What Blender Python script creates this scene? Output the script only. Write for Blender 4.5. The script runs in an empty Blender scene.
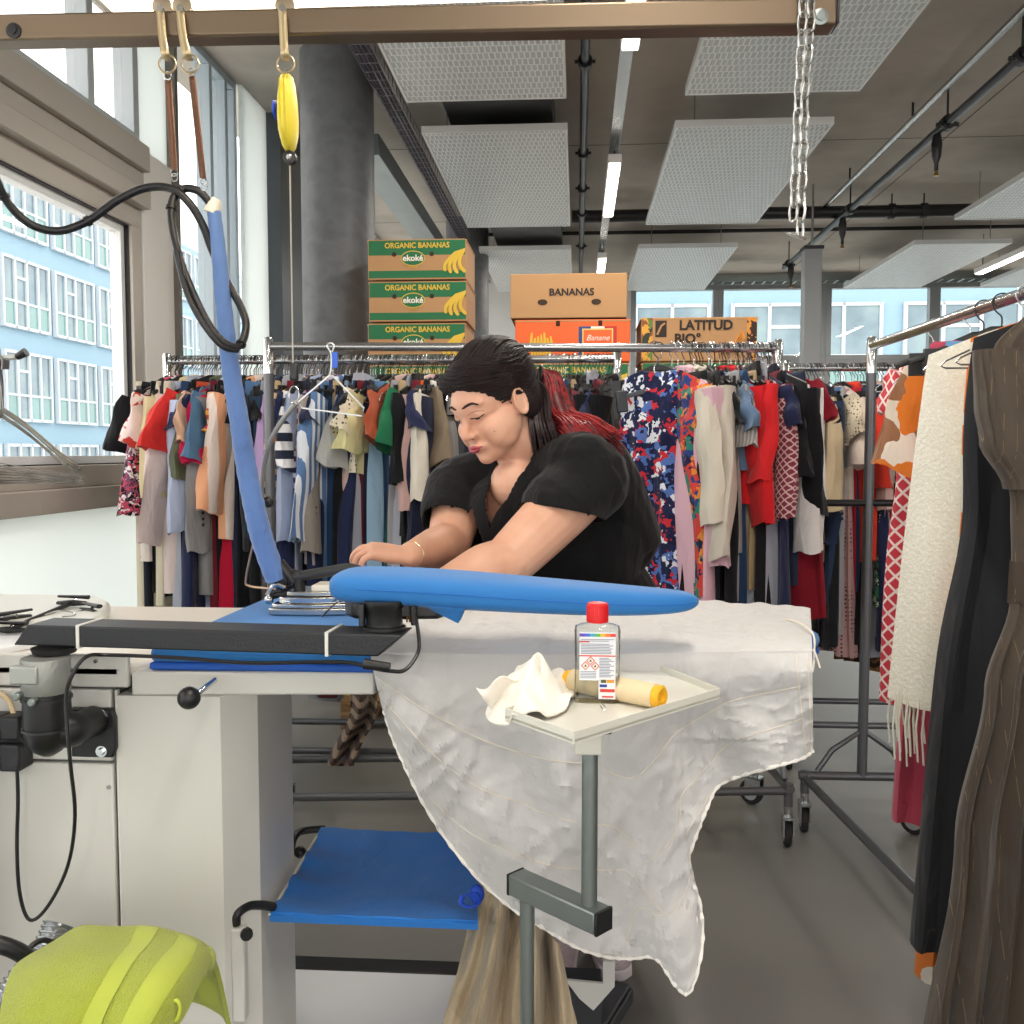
import bpy, math, random
from math import sin, cos, pi, sqrt, atan2, radians
from mathutils import Vector, Matrix, noise
random.seed(7)
C = bpy.context.scene.collection
F = 950.0; HC = 1.30
YAW = math.atan(65/F); PIT = math.atan(60/F)
Rm = Matrix.Rotation(YAW, 3, 'Z') @ Matrix.Rotation(pi/2-PIT, 3, 'X')
CAM = Vector((0, 0, HC))
def ray(px, py): return Rm @ Vector(((px-512)/F, -(py-512)/F, -1))
def P(px, py, d):
    r = ray(px, py); return CAM + r*(d/r.y)
def PZ(px, py, z):
    r = ray(px, py); return CAM + r*((z-HC)/r.z)
def PX(px, py, x):
    r = ray(px, py); return CAM + r*(x/r.x)
cam = bpy.data.objects.new('camera', bpy.data.cameras.new('camera')); C.objects.link(cam)
cam.location = CAM; cam.rotation_euler = (pi/2-PIT, 0, YAW)
cam.data.sensor_width = 36; cam.data.lens = F/1024*36; cam.data.clip_start = .02; cam.data.clip_end = 300
bpy.context.scene.camera = cam
# ---------- materials ----------
def lin(h):
    h = h.lstrip('#'); o = []
    for i in (0, 2, 4):
        c = int(h[i:i+2], 16)/255
        o.append(c/12.92 if c <= .04045 else ((c+.055)/1.055)**2.4)
    return (*o, 1)
_mc = {}
def mat(h, rough=.5, metal=0., bump=None, var=0., pat=None, cols=(), scale=10., spec=.5, emit=None, sheen=0., wr=0., axis='Z', stretch=None, key=None):
    k = (h, rough, metal, bump, var, pat, tuple(cols), scale, spec, emit, sheen, wr, axis, stretch)
    if k in _mc: return _mc[k]
    m = bpy.data.materials.new('mat_%d' % len(_mc)); _mc[k] = m
    m.use_nodes = True; nt = m.node_tree; N = nt.nodes; L = nt.links
    b = N['Principled BSDF']
    b.inputs['Base Color'].default_value = lin(h); b.inputs['Roughness'].default_value = rough
    b.inputs['Metallic'].default_value = metal; b.inputs['Specular IOR Level'].default_value = spec
    if sheen: b.inputs['Sheen Weight'].default_value = sheen
    if emit:
        b.inputs['Emission Color'].default_value = lin(emit[0]); b.inputs['Emission Strength'].default_value = emit[1]
    tc = N.new('ShaderNodeTexCoord'); co = tc.outputs['Object']
    if stretch:
        mp = N.new('ShaderNodeMapping'); mp.inputs['Scale'].default_value = stretch
        L.new(co, mp.inputs['Vector']); co = mp.outputs['Vector']
    def nz(s, det=3, vec=None):
        n = N.new('ShaderNodeTexNoise'); n.inputs['Scale'].default_value = s; n.inputs['Detail'].default_value = det
        L.new(vec or co, n.inputs['Vector']); return n
    col = None
    def ramp(fac, cs, pos=None, const=True):
        r = N.new('ShaderNodeValToRGB'); r.color_ramp.interpolation = 'CONSTANT' if const else 'LINEAR'
        e = r.color_ramp.elements
        while len(e) < len(cs): e.new(.5)
        for i, c in enumerate(cs):
            e[i].position = (pos[i] if pos else i/len(cs)); 
        for i, c in enumerate(cs): e[i].color = lin(c)
        L.new(fac, r.inputs['Fac']); return r.outputs['Color']
    allc = [h]+list(cols)
    if pat in ('floral', 'cells'):
        n = nz(scale*.8, 2); mx = N.new('ShaderNodeVectorMath'); mx.operation = 'SCALE'; mx.inputs['Scale'].default_value = .10
        L.new(n.outputs['Color'], mx.inputs[0]); ad = N.new('ShaderNodeVectorMath'); L.new(co, ad.inputs[0]); L.new(mx.outputs[0], ad.inputs[1])
        v = N.new('ShaderNodeTexVoronoi'); v.inputs['Scale'].default_value = scale; L.new(ad.outputs[0], v.inputs['Vector'])
        s = N.new('ShaderNodeSeparateColor'); L.new(v.outputs['Color'], s.inputs[0]); col = ramp(s.outputs[0], allc)
    elif pat in ('stripe', 'plaid', 'check'):
        s = N.new('ShaderNodeSeparateXYZ'); L.new(co, s.inputs[0])
        def band(ax, fr, duty=.5):
            a = N.new('ShaderNodeMath'); a.operation = 'MULTIPLY'; a.inputs[1].default_value = fr; L.new(s.outputs[ax], a.inputs[0])
            f = N.new('ShaderNodeMath'); f.operation = 'FRACT'; L.new(a.outputs[0], f.inputs[0])
            g = N.new('ShaderNodeMath'); g.operation = 'GREATER_THAN'; g.inputs[1].default_value = duty; L.new(f.outputs[0], g.inputs[0]); return g.outputs[0]
        if pat == 'stripe':
            col = ramp(band(axis, scale), allc[:2], (0, .5))
        else:
            a = N.new('ShaderNodeMath'); a.operation = 'ADD'; L.new(band('Y', scale), a.inputs[0]); L.new(band('Z', scale), a.inputs[1])
            d = N.new('ShaderNodeMath'); d.operation = 'MULTIPLY'; d.inputs[1].default_value = .45; L.new(a.outputs[0], d.inputs[0])
            col = ramp(d.outputs[0], (allc+allc)[:3], (0, .3, .7))
    elif pat == 'dots':
        v = N.new('ShaderNodeTexVoronoi'); v.inputs['Scale'].default_value = scale; v.inputs['Randomness'].default_value = .25
        L.new(co, v.inputs['Vector']); col = ramp(v.outputs['Distance'], [allc[1], allc[0]], (0, .28))
    elif pat == 'lattice':
        w = []
        for sg in (1, -1):
            s = N.new('ShaderNodeSeparateXYZ'); L.new(co, s.inputs[0])
            a = N.new('ShaderNodeMath'); a.operation = 'MULTIPLY_ADD'; a.inputs[1].default_value = sg; L.new(s.outputs['X' if axis == 'X' else 'Y'], a.inputs[0]); L.new(s.outputs['Z'], a.inputs[2])
            f = N.new('ShaderNodeMath'); f.operation = 'MULTIPLY'; f.inputs[1].default_value = scale; L.new(a.outputs[0], f.inputs[0])
            g = N.new('ShaderNodeMath'); g.operation = 'PINGPONG'; g.inputs[1].default_value = 1; L.new(f.outputs[0], g.inputs[0]); w.append(g.outputs[0])
        mi = N.new('ShaderNodeMath'); mi.operation = 'MINIMUM'; L.new(w[0], mi.inputs[0]); L.new(w[1], mi.inputs[1])
        col = ramp(mi.outputs[0], [allc[1], allc[0]], (0, .22))
    elif pat == 'thread':
        s = N.new('ShaderNodeSeparateXYZ'); L.new(co, s.inputs[0])
        a = N.new('ShaderNodeMath'); a.operation = 'MULTIPLY'; a.inputs[1].default_value = scale; L.new(s.outputs['X'], a.inputs[0])
        f = N.new('ShaderNodeMath'); f.operation = 'FRACT'; L.new(a.outputs[0], f.inputs[0])
        g = N.new('ShaderNodeMath'); g.operation = 'LESS_THAN'; g.inputs[1].default_value = .024; L.new(f.outputs[0], g.inputs[0])
        n = nz(30, 1); q = N.new('ShaderNodeMath'); q.operation = 'GREATER_THAN'; q.inputs[1].default_value = .5; L.new(n.outputs[0], q.inputs[0])
        z = N.new('ShaderNodeMath'); z.operation = 'MULTIPLY'; L.new(g.outputs[0], z.inputs[0]); L.new(q.outputs[0], z.inputs[1])
        col = ramp(z.outputs[0], allc[:2], (0, .5))
    elif pat == 'mottle':
        col = ramp(nz(scale, 6).outputs['Fac'], allc, [.3+.4*i/max(1, len(allc)-1) for i in range(len(allc))], False)
    if var:
        n = nz(6 if not pat else 9, 5)
        hs = N.new('ShaderNodeMix'); hs.data_type = 'RGBA'; hs.blend_type = 'MULTIPLY'; hs.inputs[0].default_value = 1
        rr = N.new('ShaderNodeMapRange'); rr.inputs[3].default_value = 1-var; rr.inputs[4].default_value = 1+var
        L.new(n.outputs['Fac'], rr.inputs[0])
        if col: L.new(col, hs.inputs[6])
        else: hs.inputs[6].default_value = lin(h)
        L.new(rr.outputs[0], hs.inputs[7]); col = hs.outputs[2]
    if col: L.new(col, b.inputs['Base Color'])
    last = None
    if wr:
        
        mpw = N.new('ShaderNodeMapping'); mpw.inputs['Scale'].default_value = (1.6, 1.6, .55); L.new(co, mpw.inputs[0]); n = nz(10, 2.5, mpw.outputs[0]); n.inputs['Distortion'].default_value = .5
        bp = N.new('ShaderNodeBump'); bp.inputs['Strength'].default_value = wr; bp.inputs['Distance'].default_value = .03
        L.new(n.outputs['Fac'], bp.inputs['Height']); last = bp
    if bump:
        n = nz(bump[0], 4); bp = N.new('ShaderNodeBump'); bp.inputs['Strength'].default_value = bump[1]; bp.inputs['Distance'].default_value = .004
        L.new(n.outputs['Fac'], bp.inputs['Height'])
        if last: L.new(last.outputs[0], bp.inputs['Normal'])
        last = bp
    if last: L.new(last.outputs[0], b.inputs['Normal'])
    return m
def glass_mat(tint='#f0efee', refl=.07, rough=.02):
    m = bpy.data.materials.new('window_glass'); m.use_nodes = True; nt = m.node_tree; N = nt.nodes; L = nt.links
    N.remove(N['Principled BSDF']); t = N.new('ShaderNodeBsdfTransparent'); t.inputs[0].default_value = lin(tint)
    g = N.new('ShaderNodeBsdfGlossy'); g.inputs['Roughness'].default_value = rough
    fr = N.new('ShaderNodeFresnel'); fr.inputs[0].default_value = 1.35; mx = N.new('ShaderNodeMixShader')
    ge = N.new('ShaderNodeNewGeometry'); iv = N.new('ShaderNodeMath'); iv.operation = 'SUBTRACT'; iv.inputs[0].default_value = 1; L.new(ge.outputs['Backfacing'], iv.inputs[1])
    mu = N.new('ShaderNodeMath'); mu.operation = 'MULTIPLY'; L.new(fr.outputs[0], mu.inputs[0]); L.new(iv.outputs[0], mu.inputs[1]); L.new(mu.outputs[0], mx.inputs[0]); L.new(t.outputs[0], mx.inputs[1]); L.new(g.outputs[0], mx.inputs[2])
    L.new(mx.outputs[0], N['Material Output'].inputs[0]); return m
# ---------- mesh builder ----------
class MB:
    def __init__(s): s.v = []; s.f = []
    def add(s, vs, fs):
        o = len(s.v); s.v += [Vector(v) for v in vs]; s.f += [tuple(i+o for i in f) for f in fs]; return s
    def box(s, x0, x1, y0, y1, z0, z1, M=None):
        vs = [Vector((x, y, z)) for x in (x0, x1) for y in (y0, y1) for z in (z0, z1)]
        if M: vs = [M @ v for v in vs]
        return s.add(vs, [(0,1,3,2),(4,6,7,5),(0,4,5,1),(2,3,7,6),(0,2,6,4),(1,5,7,3)])
    def prism(s, poly, h0, h1, M=None):   # poly in XY, extruded in Z
        n = len(poly); vs = [Vector((x, y, h0)) for x, y in poly]+[Vector((x, y, h1)) for x, y in poly]
        if M: vs = [M @ v for v in vs]
        return s.add(vs, [tuple(range(n))[::-1], tuple(range(n, 2*n))]+[(i, (i+1) % n, n+(i+1) % n, n+i) for i in range(n)])
    def tube(s, pts, r, n=10, closed=False, flat=1.0, up=None):
        pts = [Vector(p) for p in pts]; m = len(pts)
        rs = r if hasattr(r, '__len__') else [r]*m
        vs = []; prev = None
        for i, p in enumerate(pts):
            if closed: t = pts[(i+1) % m]-pts[i-1]
            else: t = pts[min(i+1, m-1)]-pts[max(i-1, 0)]
            t = t.normalized() if t.length > 1e-9 else Vector((0, 0, 1))
            if prev is None:
                a = Vector(up) if up else (Vector((0, 0, 1)) if abs(t.z) < .9 else Vector((0, 1, 0)))
                u = (a-t*a.dot(t)).normalized()
            else:
                u = prev-t*prev.dot(t); u = u.normalized() if u.length > 1e-6 else prev
            prev = u; w = t.cross(u)
            for k in range(n):
                a = 2*pi*k/n; vs.append(p+u*(cos(a)*rs[i]*flat)+w*(sin(a)*rs[i]))
        fs = []
        for i in range(m if closed else m-1):
            j = (i+1) % m
            for k in range(n): fs.append((i*n+k, i*n+(k+1) % n, j*n+(k+1) % n, j*n+k))
        if not closed: fs += [tuple(range(n))[::-1], tuple(range((m-1)*n, m*n))]
        return s.add(vs, fs)
    def lathe(s, prof, o=(0,0,0), ax=(0,0,1), n=24):   # prof: (r, h)
        ax = Vector(ax).normalized(); a = Vector((1,0,0)) if abs(ax.x) < .9 else Vector((0,1,0)); u = (a-ax*a.dot(ax)).normalized(); w = ax.cross(u); o = Vector(o)
        vs = []; m = len(prof)
        for r, h in prof:
            for k in range(n):
                t = 2*pi*k/n; vs.append(o+ax*h+u*(r*cos(t))+w*(r*sin(t)))
        fs = [(i*n+k, i*n+(k+1) % n, (i+1)*n+(k+1) % n, (i+1)*n+k) for i in range(m-1) for k in range(n)]
        fs += [tuple(range(n))[::-1], tuple(range((m-1)*n, m*n))]
        return s.add(vs, fs)
    def ell(s, c, r, M=None, n=16):
        c = Vector(c); r = (r, r, r) if not hasattr(r, '__len__') else r
        vs = []; h = n//2
        for i in range(h+1):
            a = pi*i/h
            for k in range(n):
                b = 2*pi*k/n; v = Vector((r[0]*sin(a)*cos(b), r[1]*sin(a)*sin(b), r[2]*cos(a)))
                if M: v = M @ v
                vs.append(c+v)
        return s.add(vs, [(i*n+k, (i+1)*n+k, (i+1)*n+(k+1) % n, i*n+(k+1) % n) for i in range(h) for k in range(n)])
    def grid(s, fn, nu, nv, th=.002):     # solid sheet
        top = [[Vector(fn(i/nu, j/nv)) for j in range(nv+1)] for i in range(nu+1)]
        vs = []; 
        for i in range(nu+1):
            for j in range(nv+1):
                a = top[min(i+1, nu)][j]-top[max(i-1, 0)][j]; b = top[i][min(j+1, nv)]-top[i][max(j-1, 0)]
                nn = a.cross(b); nn = nn.normalized() if nn.length > 1e-12 else Vector((0,0,1))
                vs.append(top[i][j]+nn*th/2); vs.append(top[i][j]-nn*th/2)
        g = lambda i, j, q: 2*(i*(nv+1)+j)+q
        fs = []
        for i in range(nu):
            for j in range(nv):
                fs.append((g(i,j,0), g(i+1,j,0), g(i+1,j+1,0), g(i,j+1,0))); fs.append((g(i,j,1), g(i,j+1,1), g(i+1,j+1,1), g(i+1,j,1)))
        for i in range(nu):
            for j, q in ((0, 0), (nv, 1)):
                f = (g(i,j,0), g(i,j,1), g(i+1,j,1), g(i+1,j,0)); fs.append(f if q == 0 else f[::-1])
        for j in range(nv):
            for i, q in ((0, 1), (nu, 0)):
                f = (g(i,j,0), g(i,j,1), g(i,j+1,1), g(i,j+1,0)); fs.append(f if q == 0 else f[::-1])
        return s.add(vs, fs)
    def build(s, name, m, parent=None, smooth=True, local=False, bevel=0., auto=40):
        vs = s.v
        me = bpy.data.meshes.new(name); o = bpy.data.objects.new(name, me)
        if parent is not None:
            if not local:
                w = Vector(parent.get('_w', (0,0,0))); vs = [v-w for v in vs]; o['_w'] = list(w)
            else: o['_w'] = [0, 0, 0]
        elif not local:
            lo = Vector((min(v.x for v in vs), min(v.y for v in vs), min(v.z for v in vs))); hi = Vector((max(v.x for v in vs), max(v.y for v in vs), 0))
            w = Vector(((lo.x+hi.x)/2, (lo.y+hi.y)/2, lo.z)); vs = [v-w for v in vs]; o.location = w; o['_w'] = list(w)
        me.from_pydata([tuple(v) for v in vs], [], s.f); me.validate(); me.update()
        me.materials.append(m)
        if smooth:
            me.polygons.foreach_set('use_smooth', [True]*len(me.polygons))
            try: me.set_sharp_from_angle(angle=radians(auto))
            except Exception: pass
        C.objects.link(o)
        if parent is not None: o.parent = parent
        if bevel:
            b = o.modifiers.new('bevel', 'BEVEL'); b.width = bevel; b.segments = 2; b.limit_method = 'ANGLE'; b.angle_limit = radians(40)
        return o
_lab = set()
def tag(o, label, cat, group=None, kind=None):
    n = len(label.split())
    if n > 16 or n < 4: print('LABEL LEN', n, label)
    if label in _lab and not group: print('DUP LABEL', label)
    _lab.add(label); o['label'] = label; o['category'] = cat
    if group: o['group'] = group
    if kind: o['kind'] = kind
    return o
def thing(name, label, cat, loc=(0,0,0), group=None):
    o = bpy.data.objects.new(name, None); o.empty_display_size = .05; C.objects.link(o); o.location = loc; o['_w'] = list(loc)
    return tag(o, label, cat, group)
def struct(o): o['kind'] = 'structure'; return o
def copy_tree(o, parent=None):
    c = o.copy(); C.objects.link(c)
    if parent is not None: c.parent = parent
    for ch in [x for x in o.children]: copy_tree(ch, c)
    return c
def text(s, size, M, m, parent, name='lettering', th=.0006, align='CENTER', sx=1.0, shear=0, bold=0.):
    cu = bpy.data.curves.new('t', 'FONT'); cu.body = s; cu.size = size; cu.align_x = align; cu.align_y = 'CENTER'; cu.extrude = th; cu.shear = shear; cu.offset = bold; cu.resolution_u = 3
    t = bpy.data.objects.new('t', cu); C.objects.link(t)
    dg = bpy.context.evaluated_depsgraph_get(); me = bpy.data.meshes.new_from_object(t.evaluated_get(dg)); C.objects.unlink(t)
    b = MB(); W = M @ Matrix.Diagonal((sx, 1, 1, 1))
    b.add([W @ v.co for v in me.vertices], [tuple(p.vertices) for p in me.polygons]); 
    bpy.data.objects.remove(t); bpy.data.meshes.remove(me)
    return b.build(name, m, parent, smooth=False)
def FM(x, y, z, rz=0):   # text facing -Y at x,y,z
    return Matrix.Translation((x, y, z)) @ Matrix.Rotation(rz, 4, 'Z') @ Matrix.Rotation(pi/2, 4, 'X')
def cr(pts, n=8, closed=False):
    pts = [Vector(p) for p in pts]; out = []; m = len(pts)
    for i in range(m if closed else m-1):
        if closed: p0, p1, p2, p3 = pts[i-1], pts[i], pts[(i+1) % m], pts[(i+2) % m]
        else: p0, p1, p2, p3 = pts[max(i-1, 0)], pts[i], pts[i+1], pts[min(i+2, m-1)]
        for k in range(n):
            t = k/n; out.append(.5*((2*p1)+(p2-p0)*t+(2*p0-5*p1+4*p2-p3)*t*t+(3*p1-p0-3*p2+p3)*t**3))
    if not closed: out.append(pts[-1])
    return out
def nse(x, y=0, z=0): return noise.noise(Vector((x, y, z)))
WHITE = mat('#ebeae6', .35, var=.03); DARK = mat('#202226', .45, bump=(200, .1)); BLK = mat('#141517', .4); STEEL = mat('#b9bcbd', .25, 1.); CHROME = mat('#d5d8da', .12, 1.)
GALV = mat('#8b9391', .38, .85, var=.15, bump=(90, .1)); ALU = mat('#b8b2a8', .42, .25, var=.04); BLUE = mat('#1b70b8', .7, sheen=.15, bump=(600, .2)); RUB = mat('#1a1a1b', .8); GLASS = glass_mat()
LAMP = 30; SKY = 4.0; STRIP = 1.5
# ================= room =================
XW = -1.93; ZC = 3.36; YB = 11.3; XR = 8.0; YF = -4.5
struct(MB().box(XW-.3, XR, YF, YB+.3, -.1, 0).build('floor', mat('#74726e', .42, var=.05, bump=(40, .05)), smooth=False))
cm = mat('#aaa49b', .85, pat='mottle', cols=('#bab4aa', '#a39d94'), scale=1.2, bump=(25, .25), var=.06)
struct(MB().box(XW-.3, XR, YF, YB+.3, ZC, ZC+.2).build('ceiling', cm, smooth=False))
b = MB()
for y in (2.2, 4.2, 6.55, 8.6): b.box(XW, XR, y, y+.008, ZC-.0015, ZC+.001)
for x in (-.6, 2.4, 5.2): b.box(x, x+.008, YF, YB, ZC-.0015, ZC+.001)
struct(b.build('trim_1', mat('#5c5853', .9), smooth=False))
def frosted():
    m = bpy.data.materials.new('frosted_panel'); m.use_nodes = True; N = m.node_tree.nodes; L = m.node_tree.links; b = N['Principled BSDF']; b.inputs['Base Color'].default_value = lin('#ecf1f0'); b.inputs['Roughness'].default_value = .35
    t = N.new('ShaderNodeBsdfTranslucent'); t.inputs[0].default_value = lin('#eef2f0'); mx = N.new('ShaderNodeMixShader'); mx.inputs[0].default_value = .55; L.new(b.outputs[0], mx.inputs[1]); L.new(t.outputs[0], mx.inputs[2]); L.new(mx.outputs[0], N['Material Output'].inputs[0]); return m
PANEL = frosted()
struct(MB().add([(XW, YF, 0), (XW, 4.46, 0), (XW, 4.46, 1.09), (XW, YF, 1.09), (XW-.02, YF, 0), (XW-.02, 4.46, 0), (XW-.02, 4.46, 1.09), (XW-.02, YF, 1.09)], [(0, 3, 2, 1), (4, 5, 6, 7), (0, 1, 5, 4), (3, 7, 6, 2), (0, 4, 7, 3), (1, 2, 6, 5)]).build('wall_left', PANEL, smooth=False))
struct(MB().box(XW-.12, XW+.07, YF, 4.13, 1.08, 1.165).build('trim_2', ALU, bevel=.004))
def frame(x, y0, y1, z0, z1, w, th, mull=(), axis='y'):
    b = MB()
    def bx(a0, a1, c0, c1):
        if axis == 'y': b.box(x-th/2, x+th/2, a0, a1, c0, c1)
        else: b.box(a0, a1, x-th/2, x+th/2, c0, c1)
    bx(y0, y1, z0, z0+w); bx(y0, y1, z1-w, z1); bx(y0, y0+w, z0+w, z1-w); bx(y1-w, y1, z0+w, z1-w)
    for m_ in mull: bx(m_-w/2, m_+w/2, z0+w, z1-w)
    return b
nwin = [0]
def window(x, y0, y1, z0, z1, w=.07, th=.09, mull=(), axis='y', m=None):
    nwin[0] += 1
    o = frame(x, y0, y1, z0, z1, w, th, mull, axis).build('window_%d' % nwin[0], m or ALU, smooth=False, bevel=.003); struct(o)
    b = MB()
    if axis == 'y': b.box(x-.01, x-.002, y0+w*.5, y1-w*.5, z0+w*.5, z1-w*.5)
    else: b.box(y0+w*.5, y1-w*.5, x-.004, x+.004, z0+w*.5, z1-w*.5)
    b.build('pane', GLASS, o, smooth=False)
    pl = bpy.data.lights.new('portal', 'AREA'); pl.shape = 'RECTANGLE'; pl.cycles.is_portal = True
    po = bpy.data.objects.new('daylight', pl); C.objects.link(po)
    if axis == 'y': po.location = (x-.15, (y0+y1)/2, (z0+z1)/2); po.rotation_euler = (0, -pi/2, 0); pl.size = z1-z0; pl.size_y = y1-y0
    else: po.location = ((y0+y1)/2, x+.15*(1 if x > 0 else -1), (z0+z1)/2); po.rotation_euler = (-pi/2 if x > 0 else pi/2, 0, 0); pl.size = y1-y0; pl.size_y = z1-z0
    return o
w1 = window(XW-.03, 1.0, 4.12, 1.165, 2.36, .085)
frame(XW-.045, 1.085, 4.035, 1.25, 2.275, .035, .05).build('inner_frame', mat('#e9edee', .4), w1, smooth=False)
frame(XW-.015, 1.082, 4.038, 1.247, 2.278, .008, .03).build('gasket', BLK, w1, smooth=False)
window(XW-.03, -4.3, 1.0, 1.165, 2.36, .085)
struct(MB().box(XW-.1, XW+.06, YF, 4.13, 2.36, 2.44).box(XW-.1, XW+.03, YF, 4.13, 2.44, 2.52).box(XW-.1, XW+.06, YF, 4.13, 2.52, 2.63).build('trim_3', ALU, bevel=.004))
window(XW-.03, 1.0, 4.13, 2.63, ZC, .05, mull=(3.72,), m=mat('#b9c2c6', .4))
window(XW-.03, -4.3, 1.0, 2.63, ZC, .06)
struct(MB().box(XW-.12, XW+.02, 4.13, 4.46, 0, 2.63).build('wall_pier', mat('#ecebe6', .5, var=.02), bevel=.004)).name = 'wall_pier_left'
struct(MB().box(XW-.02, XW, 4.13, 4.46, 2.63, ZC).build('wall_upper_left', PANEL, smooth=False))
struct(MB().box(XW-.02, XW+.045, 4.44, 4.475, 0, ZC).build('trim_4', mat('#6f6a64', .5, .3)))
window(XW-.03, 4.46, 5.36, 0.05, ZC, .04, .08, mull=(4.98, 5.2), m=mat('#aab9c2', .4))
struct(MB().box(XW+.02, XW+.04, 5.36, 5.78, 0, ZC).build('wall_pillar', PANEL, smooth=False)).name = 'wall_far_left'
struct(MB().box(XW-.12, XW+.12, 5.8, 6.65, 0, ZC).build('trim_5', mat('#4f5358', .35, .5, var=.1)))
window(XW-.03, 6.65, YB, 0.05, ZC, .06, .08, mull=(8, 9.5), m=mat('#dfe6e8', .4))
struct(MB().box(XW-.12, .62, YB, YB+.15, 0, ZC).build('wall_back', mat('#c9cbc9', .7, var=.03), smooth=False))
wm = mat('#8b8f91', .4, .3)
xs = [.62, 1.63, 2.86, 4.08, 6.0, 8.0]
for i in range(5):
    window(YB+.05, xs[i], xs[i+1], 2.36, 3.24, .06, .1, axis='x', m=wm); window(YB+.05, xs[i], xs[i+1], .02, 2.36, .06, .1, axis='x', m=wm)
struct(MB().box(.62, XR, YB-.02, YB+.15, 3.24, ZC).build('wall_back_lintel', mat('#8d8c88', .7))).name = 'wall_back_top'
struct(MB().box(XR, XR+.15, YF, YB, 0, ZC).build('wall_right', mat('#d4d3ce', .7), smooth=False))
window(YF, XW, 8.0, .02, ZC, .08, .1, mull=(0, 2, 4, 6), axis='x', m=wm)  # unseen window wall behind the camera, added to let in enough light
# column(s)
colm = mat('#585b5e', .5, var=.1, pat='mottle', cols=('#626568', '#525559'), scale=9, bump=(30, .2))
for k, (px, d, r) in enumerate(((341, 5.0, .19), (468, 8.6, .19))):
    p = P(px, 452, d); o = MB().lathe([(r, 0), (r, ZC)], (p.x, p.y, 0), n=48).build('concrete_column', colm)
    tag(o, ('thick dark concrete column standing behind the stacked banana boxes near the window', 'farther dark concrete column by the pale back wall')[k], 'column')
p = P(808, 452, 7.6)
o = thing('partition_post', 'slim grey square post rising before the back windows', 'post', (p.x, p.y, 0))
MB().box(p.x-.065, p.x+.065, p.y-.065, p.y+.065, 0, 2.86).build('post', mat('#8a8d8e', .4, .4), o, bevel=.005); MB().box(p.x-.075, p.x+.075, p.y-.075, p.y+.075, 2.855, 2.88).build('cap', DARK, o)
MB().tube([(p.x, p.y, 2.88), (p.x, p.y, ZC)], .009).build('threaded_rod', STEEL, o)
# ceiling panels
pm = mat('#dfe2e1', .45)
def pmat():
    m = bpy.data.materials.new('perforated_panel'); m.use_nodes = True; N = m.node_tree.nodes; L = m.node_tree.links; b = N['Principled BSDF']
    tc = N.new('ShaderNodeTexCoord'); br = N.new('ShaderNodeTexBrick'); br.offset = .5; mp = N.new('ShaderNodeMapping')
    mp.inputs['Rotation'].default_value = (0, 0, 0); L.new(tc.outputs['Object'], mp.inputs[0]); L.new(mp.outputs[0], br.inputs['Vector'])
    br.inputs['Scale'].default_value = 1; br.inputs['Brick Width'].default_value = .026; br.inputs['Row Height'].default_value = .07; br.inputs['Mortar Size'].default_value = .006; br.inputs['Mortar Smooth'].default_value = .6
    br.inputs['Color1'].default_value = lin('#bfc4c5'); br.inputs['Color2'].default_value = lin('#b4babc'); br.inputs['Mortar'].default_value = lin('#e6e9e8')
    L.new(br.outputs['Color'], b.inputs['Base Color']); b.inputs['Roughness'].default_value = .4; b.inputs['Metallic'].default_value = .2
    bp = N.new('ShaderNodeBump'); bp.inputs['Strength'].default_value = .5; bp.inputs['Distance'].default_value = .01; L.new(br.outputs['Fac'], bp.inputs['Height']); L.new(bp.outputs[0], b.inputs['Normal']); return m
PERF = pmat()
where = {0: 'left', 1: 'middle', 2: 'right', 3: 'far right'}
rowsn = ['first, nearest', 'second', 'third, farthest']
for ci, (xa, xb) in enumerate(((-.86, -.06), (.52, 1.36), (2.83, 3.63), (4.25, 5.05))):
    for ri, (ya, yb) in enumerate(((2.6, 4.83), (5.29, 7.5), (8.35, 10.5))):
        if ci == 3 and ri == 0: continue
        zz = 3.05; o = thing('ceiling_panel', 'perforated white ceiling panel in the %s lengthwise row, %s from camera' % (where[ci], rowsn[ri]), 'ceiling panel', ((xa+xb)/2, (ya+yb)/2, zz), 'suspended ceiling panels')
        MB().box(xa+.012, xb-.012, ya+.012, yb-.012, zz, zz+.02).build('sheet', PERF, o, smooth=False)
        MB().box(xa, xa+.012, ya, yb, zz-.004, zz+.035).box(xb-.012, xb, ya, yb, zz-.004, zz+.035).box(xa+.012, xb-.012, ya, ya+.012, zz-.004, zz+.035).box(xa+.012, xb-.012, yb-.012, yb, zz-.004, zz+.035).build('edge_frame', mat('#d9dcdb', .35, .3), o, smooth=False)
        for (x, y) in ((xa+.12, ya+.15), (xb-.12, ya+.15), (xa+.12, yb-.15), (xb-.12, yb-.15)):
            MB().tube([(x, y, zz+.02), (x, y, ZC)], .004, 6).build('hanging_rod', STEEL, o)
for i, (y0, y1) in enumerate(((4.3, 5.9), (7.2, 8.7))):
    o = thing('ventilation_duct', ('dark flat duct box above the gap behind the nearest left panel', 'farther dark flat duct box above the second gap of the left panels')[i], 'duct', (-.43, (y0+y1)/2, 3.14))
    MB().box(-.72, -.14, y0, y1, 3.14, 3.35).build('duct_body', mat('#26282b', .5, .2), o, bevel=.004)
    MB().box(-.75, -.11, y0-.02, y0+.03, 3.12, 3.36).build('flange', GALV, o)
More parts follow.
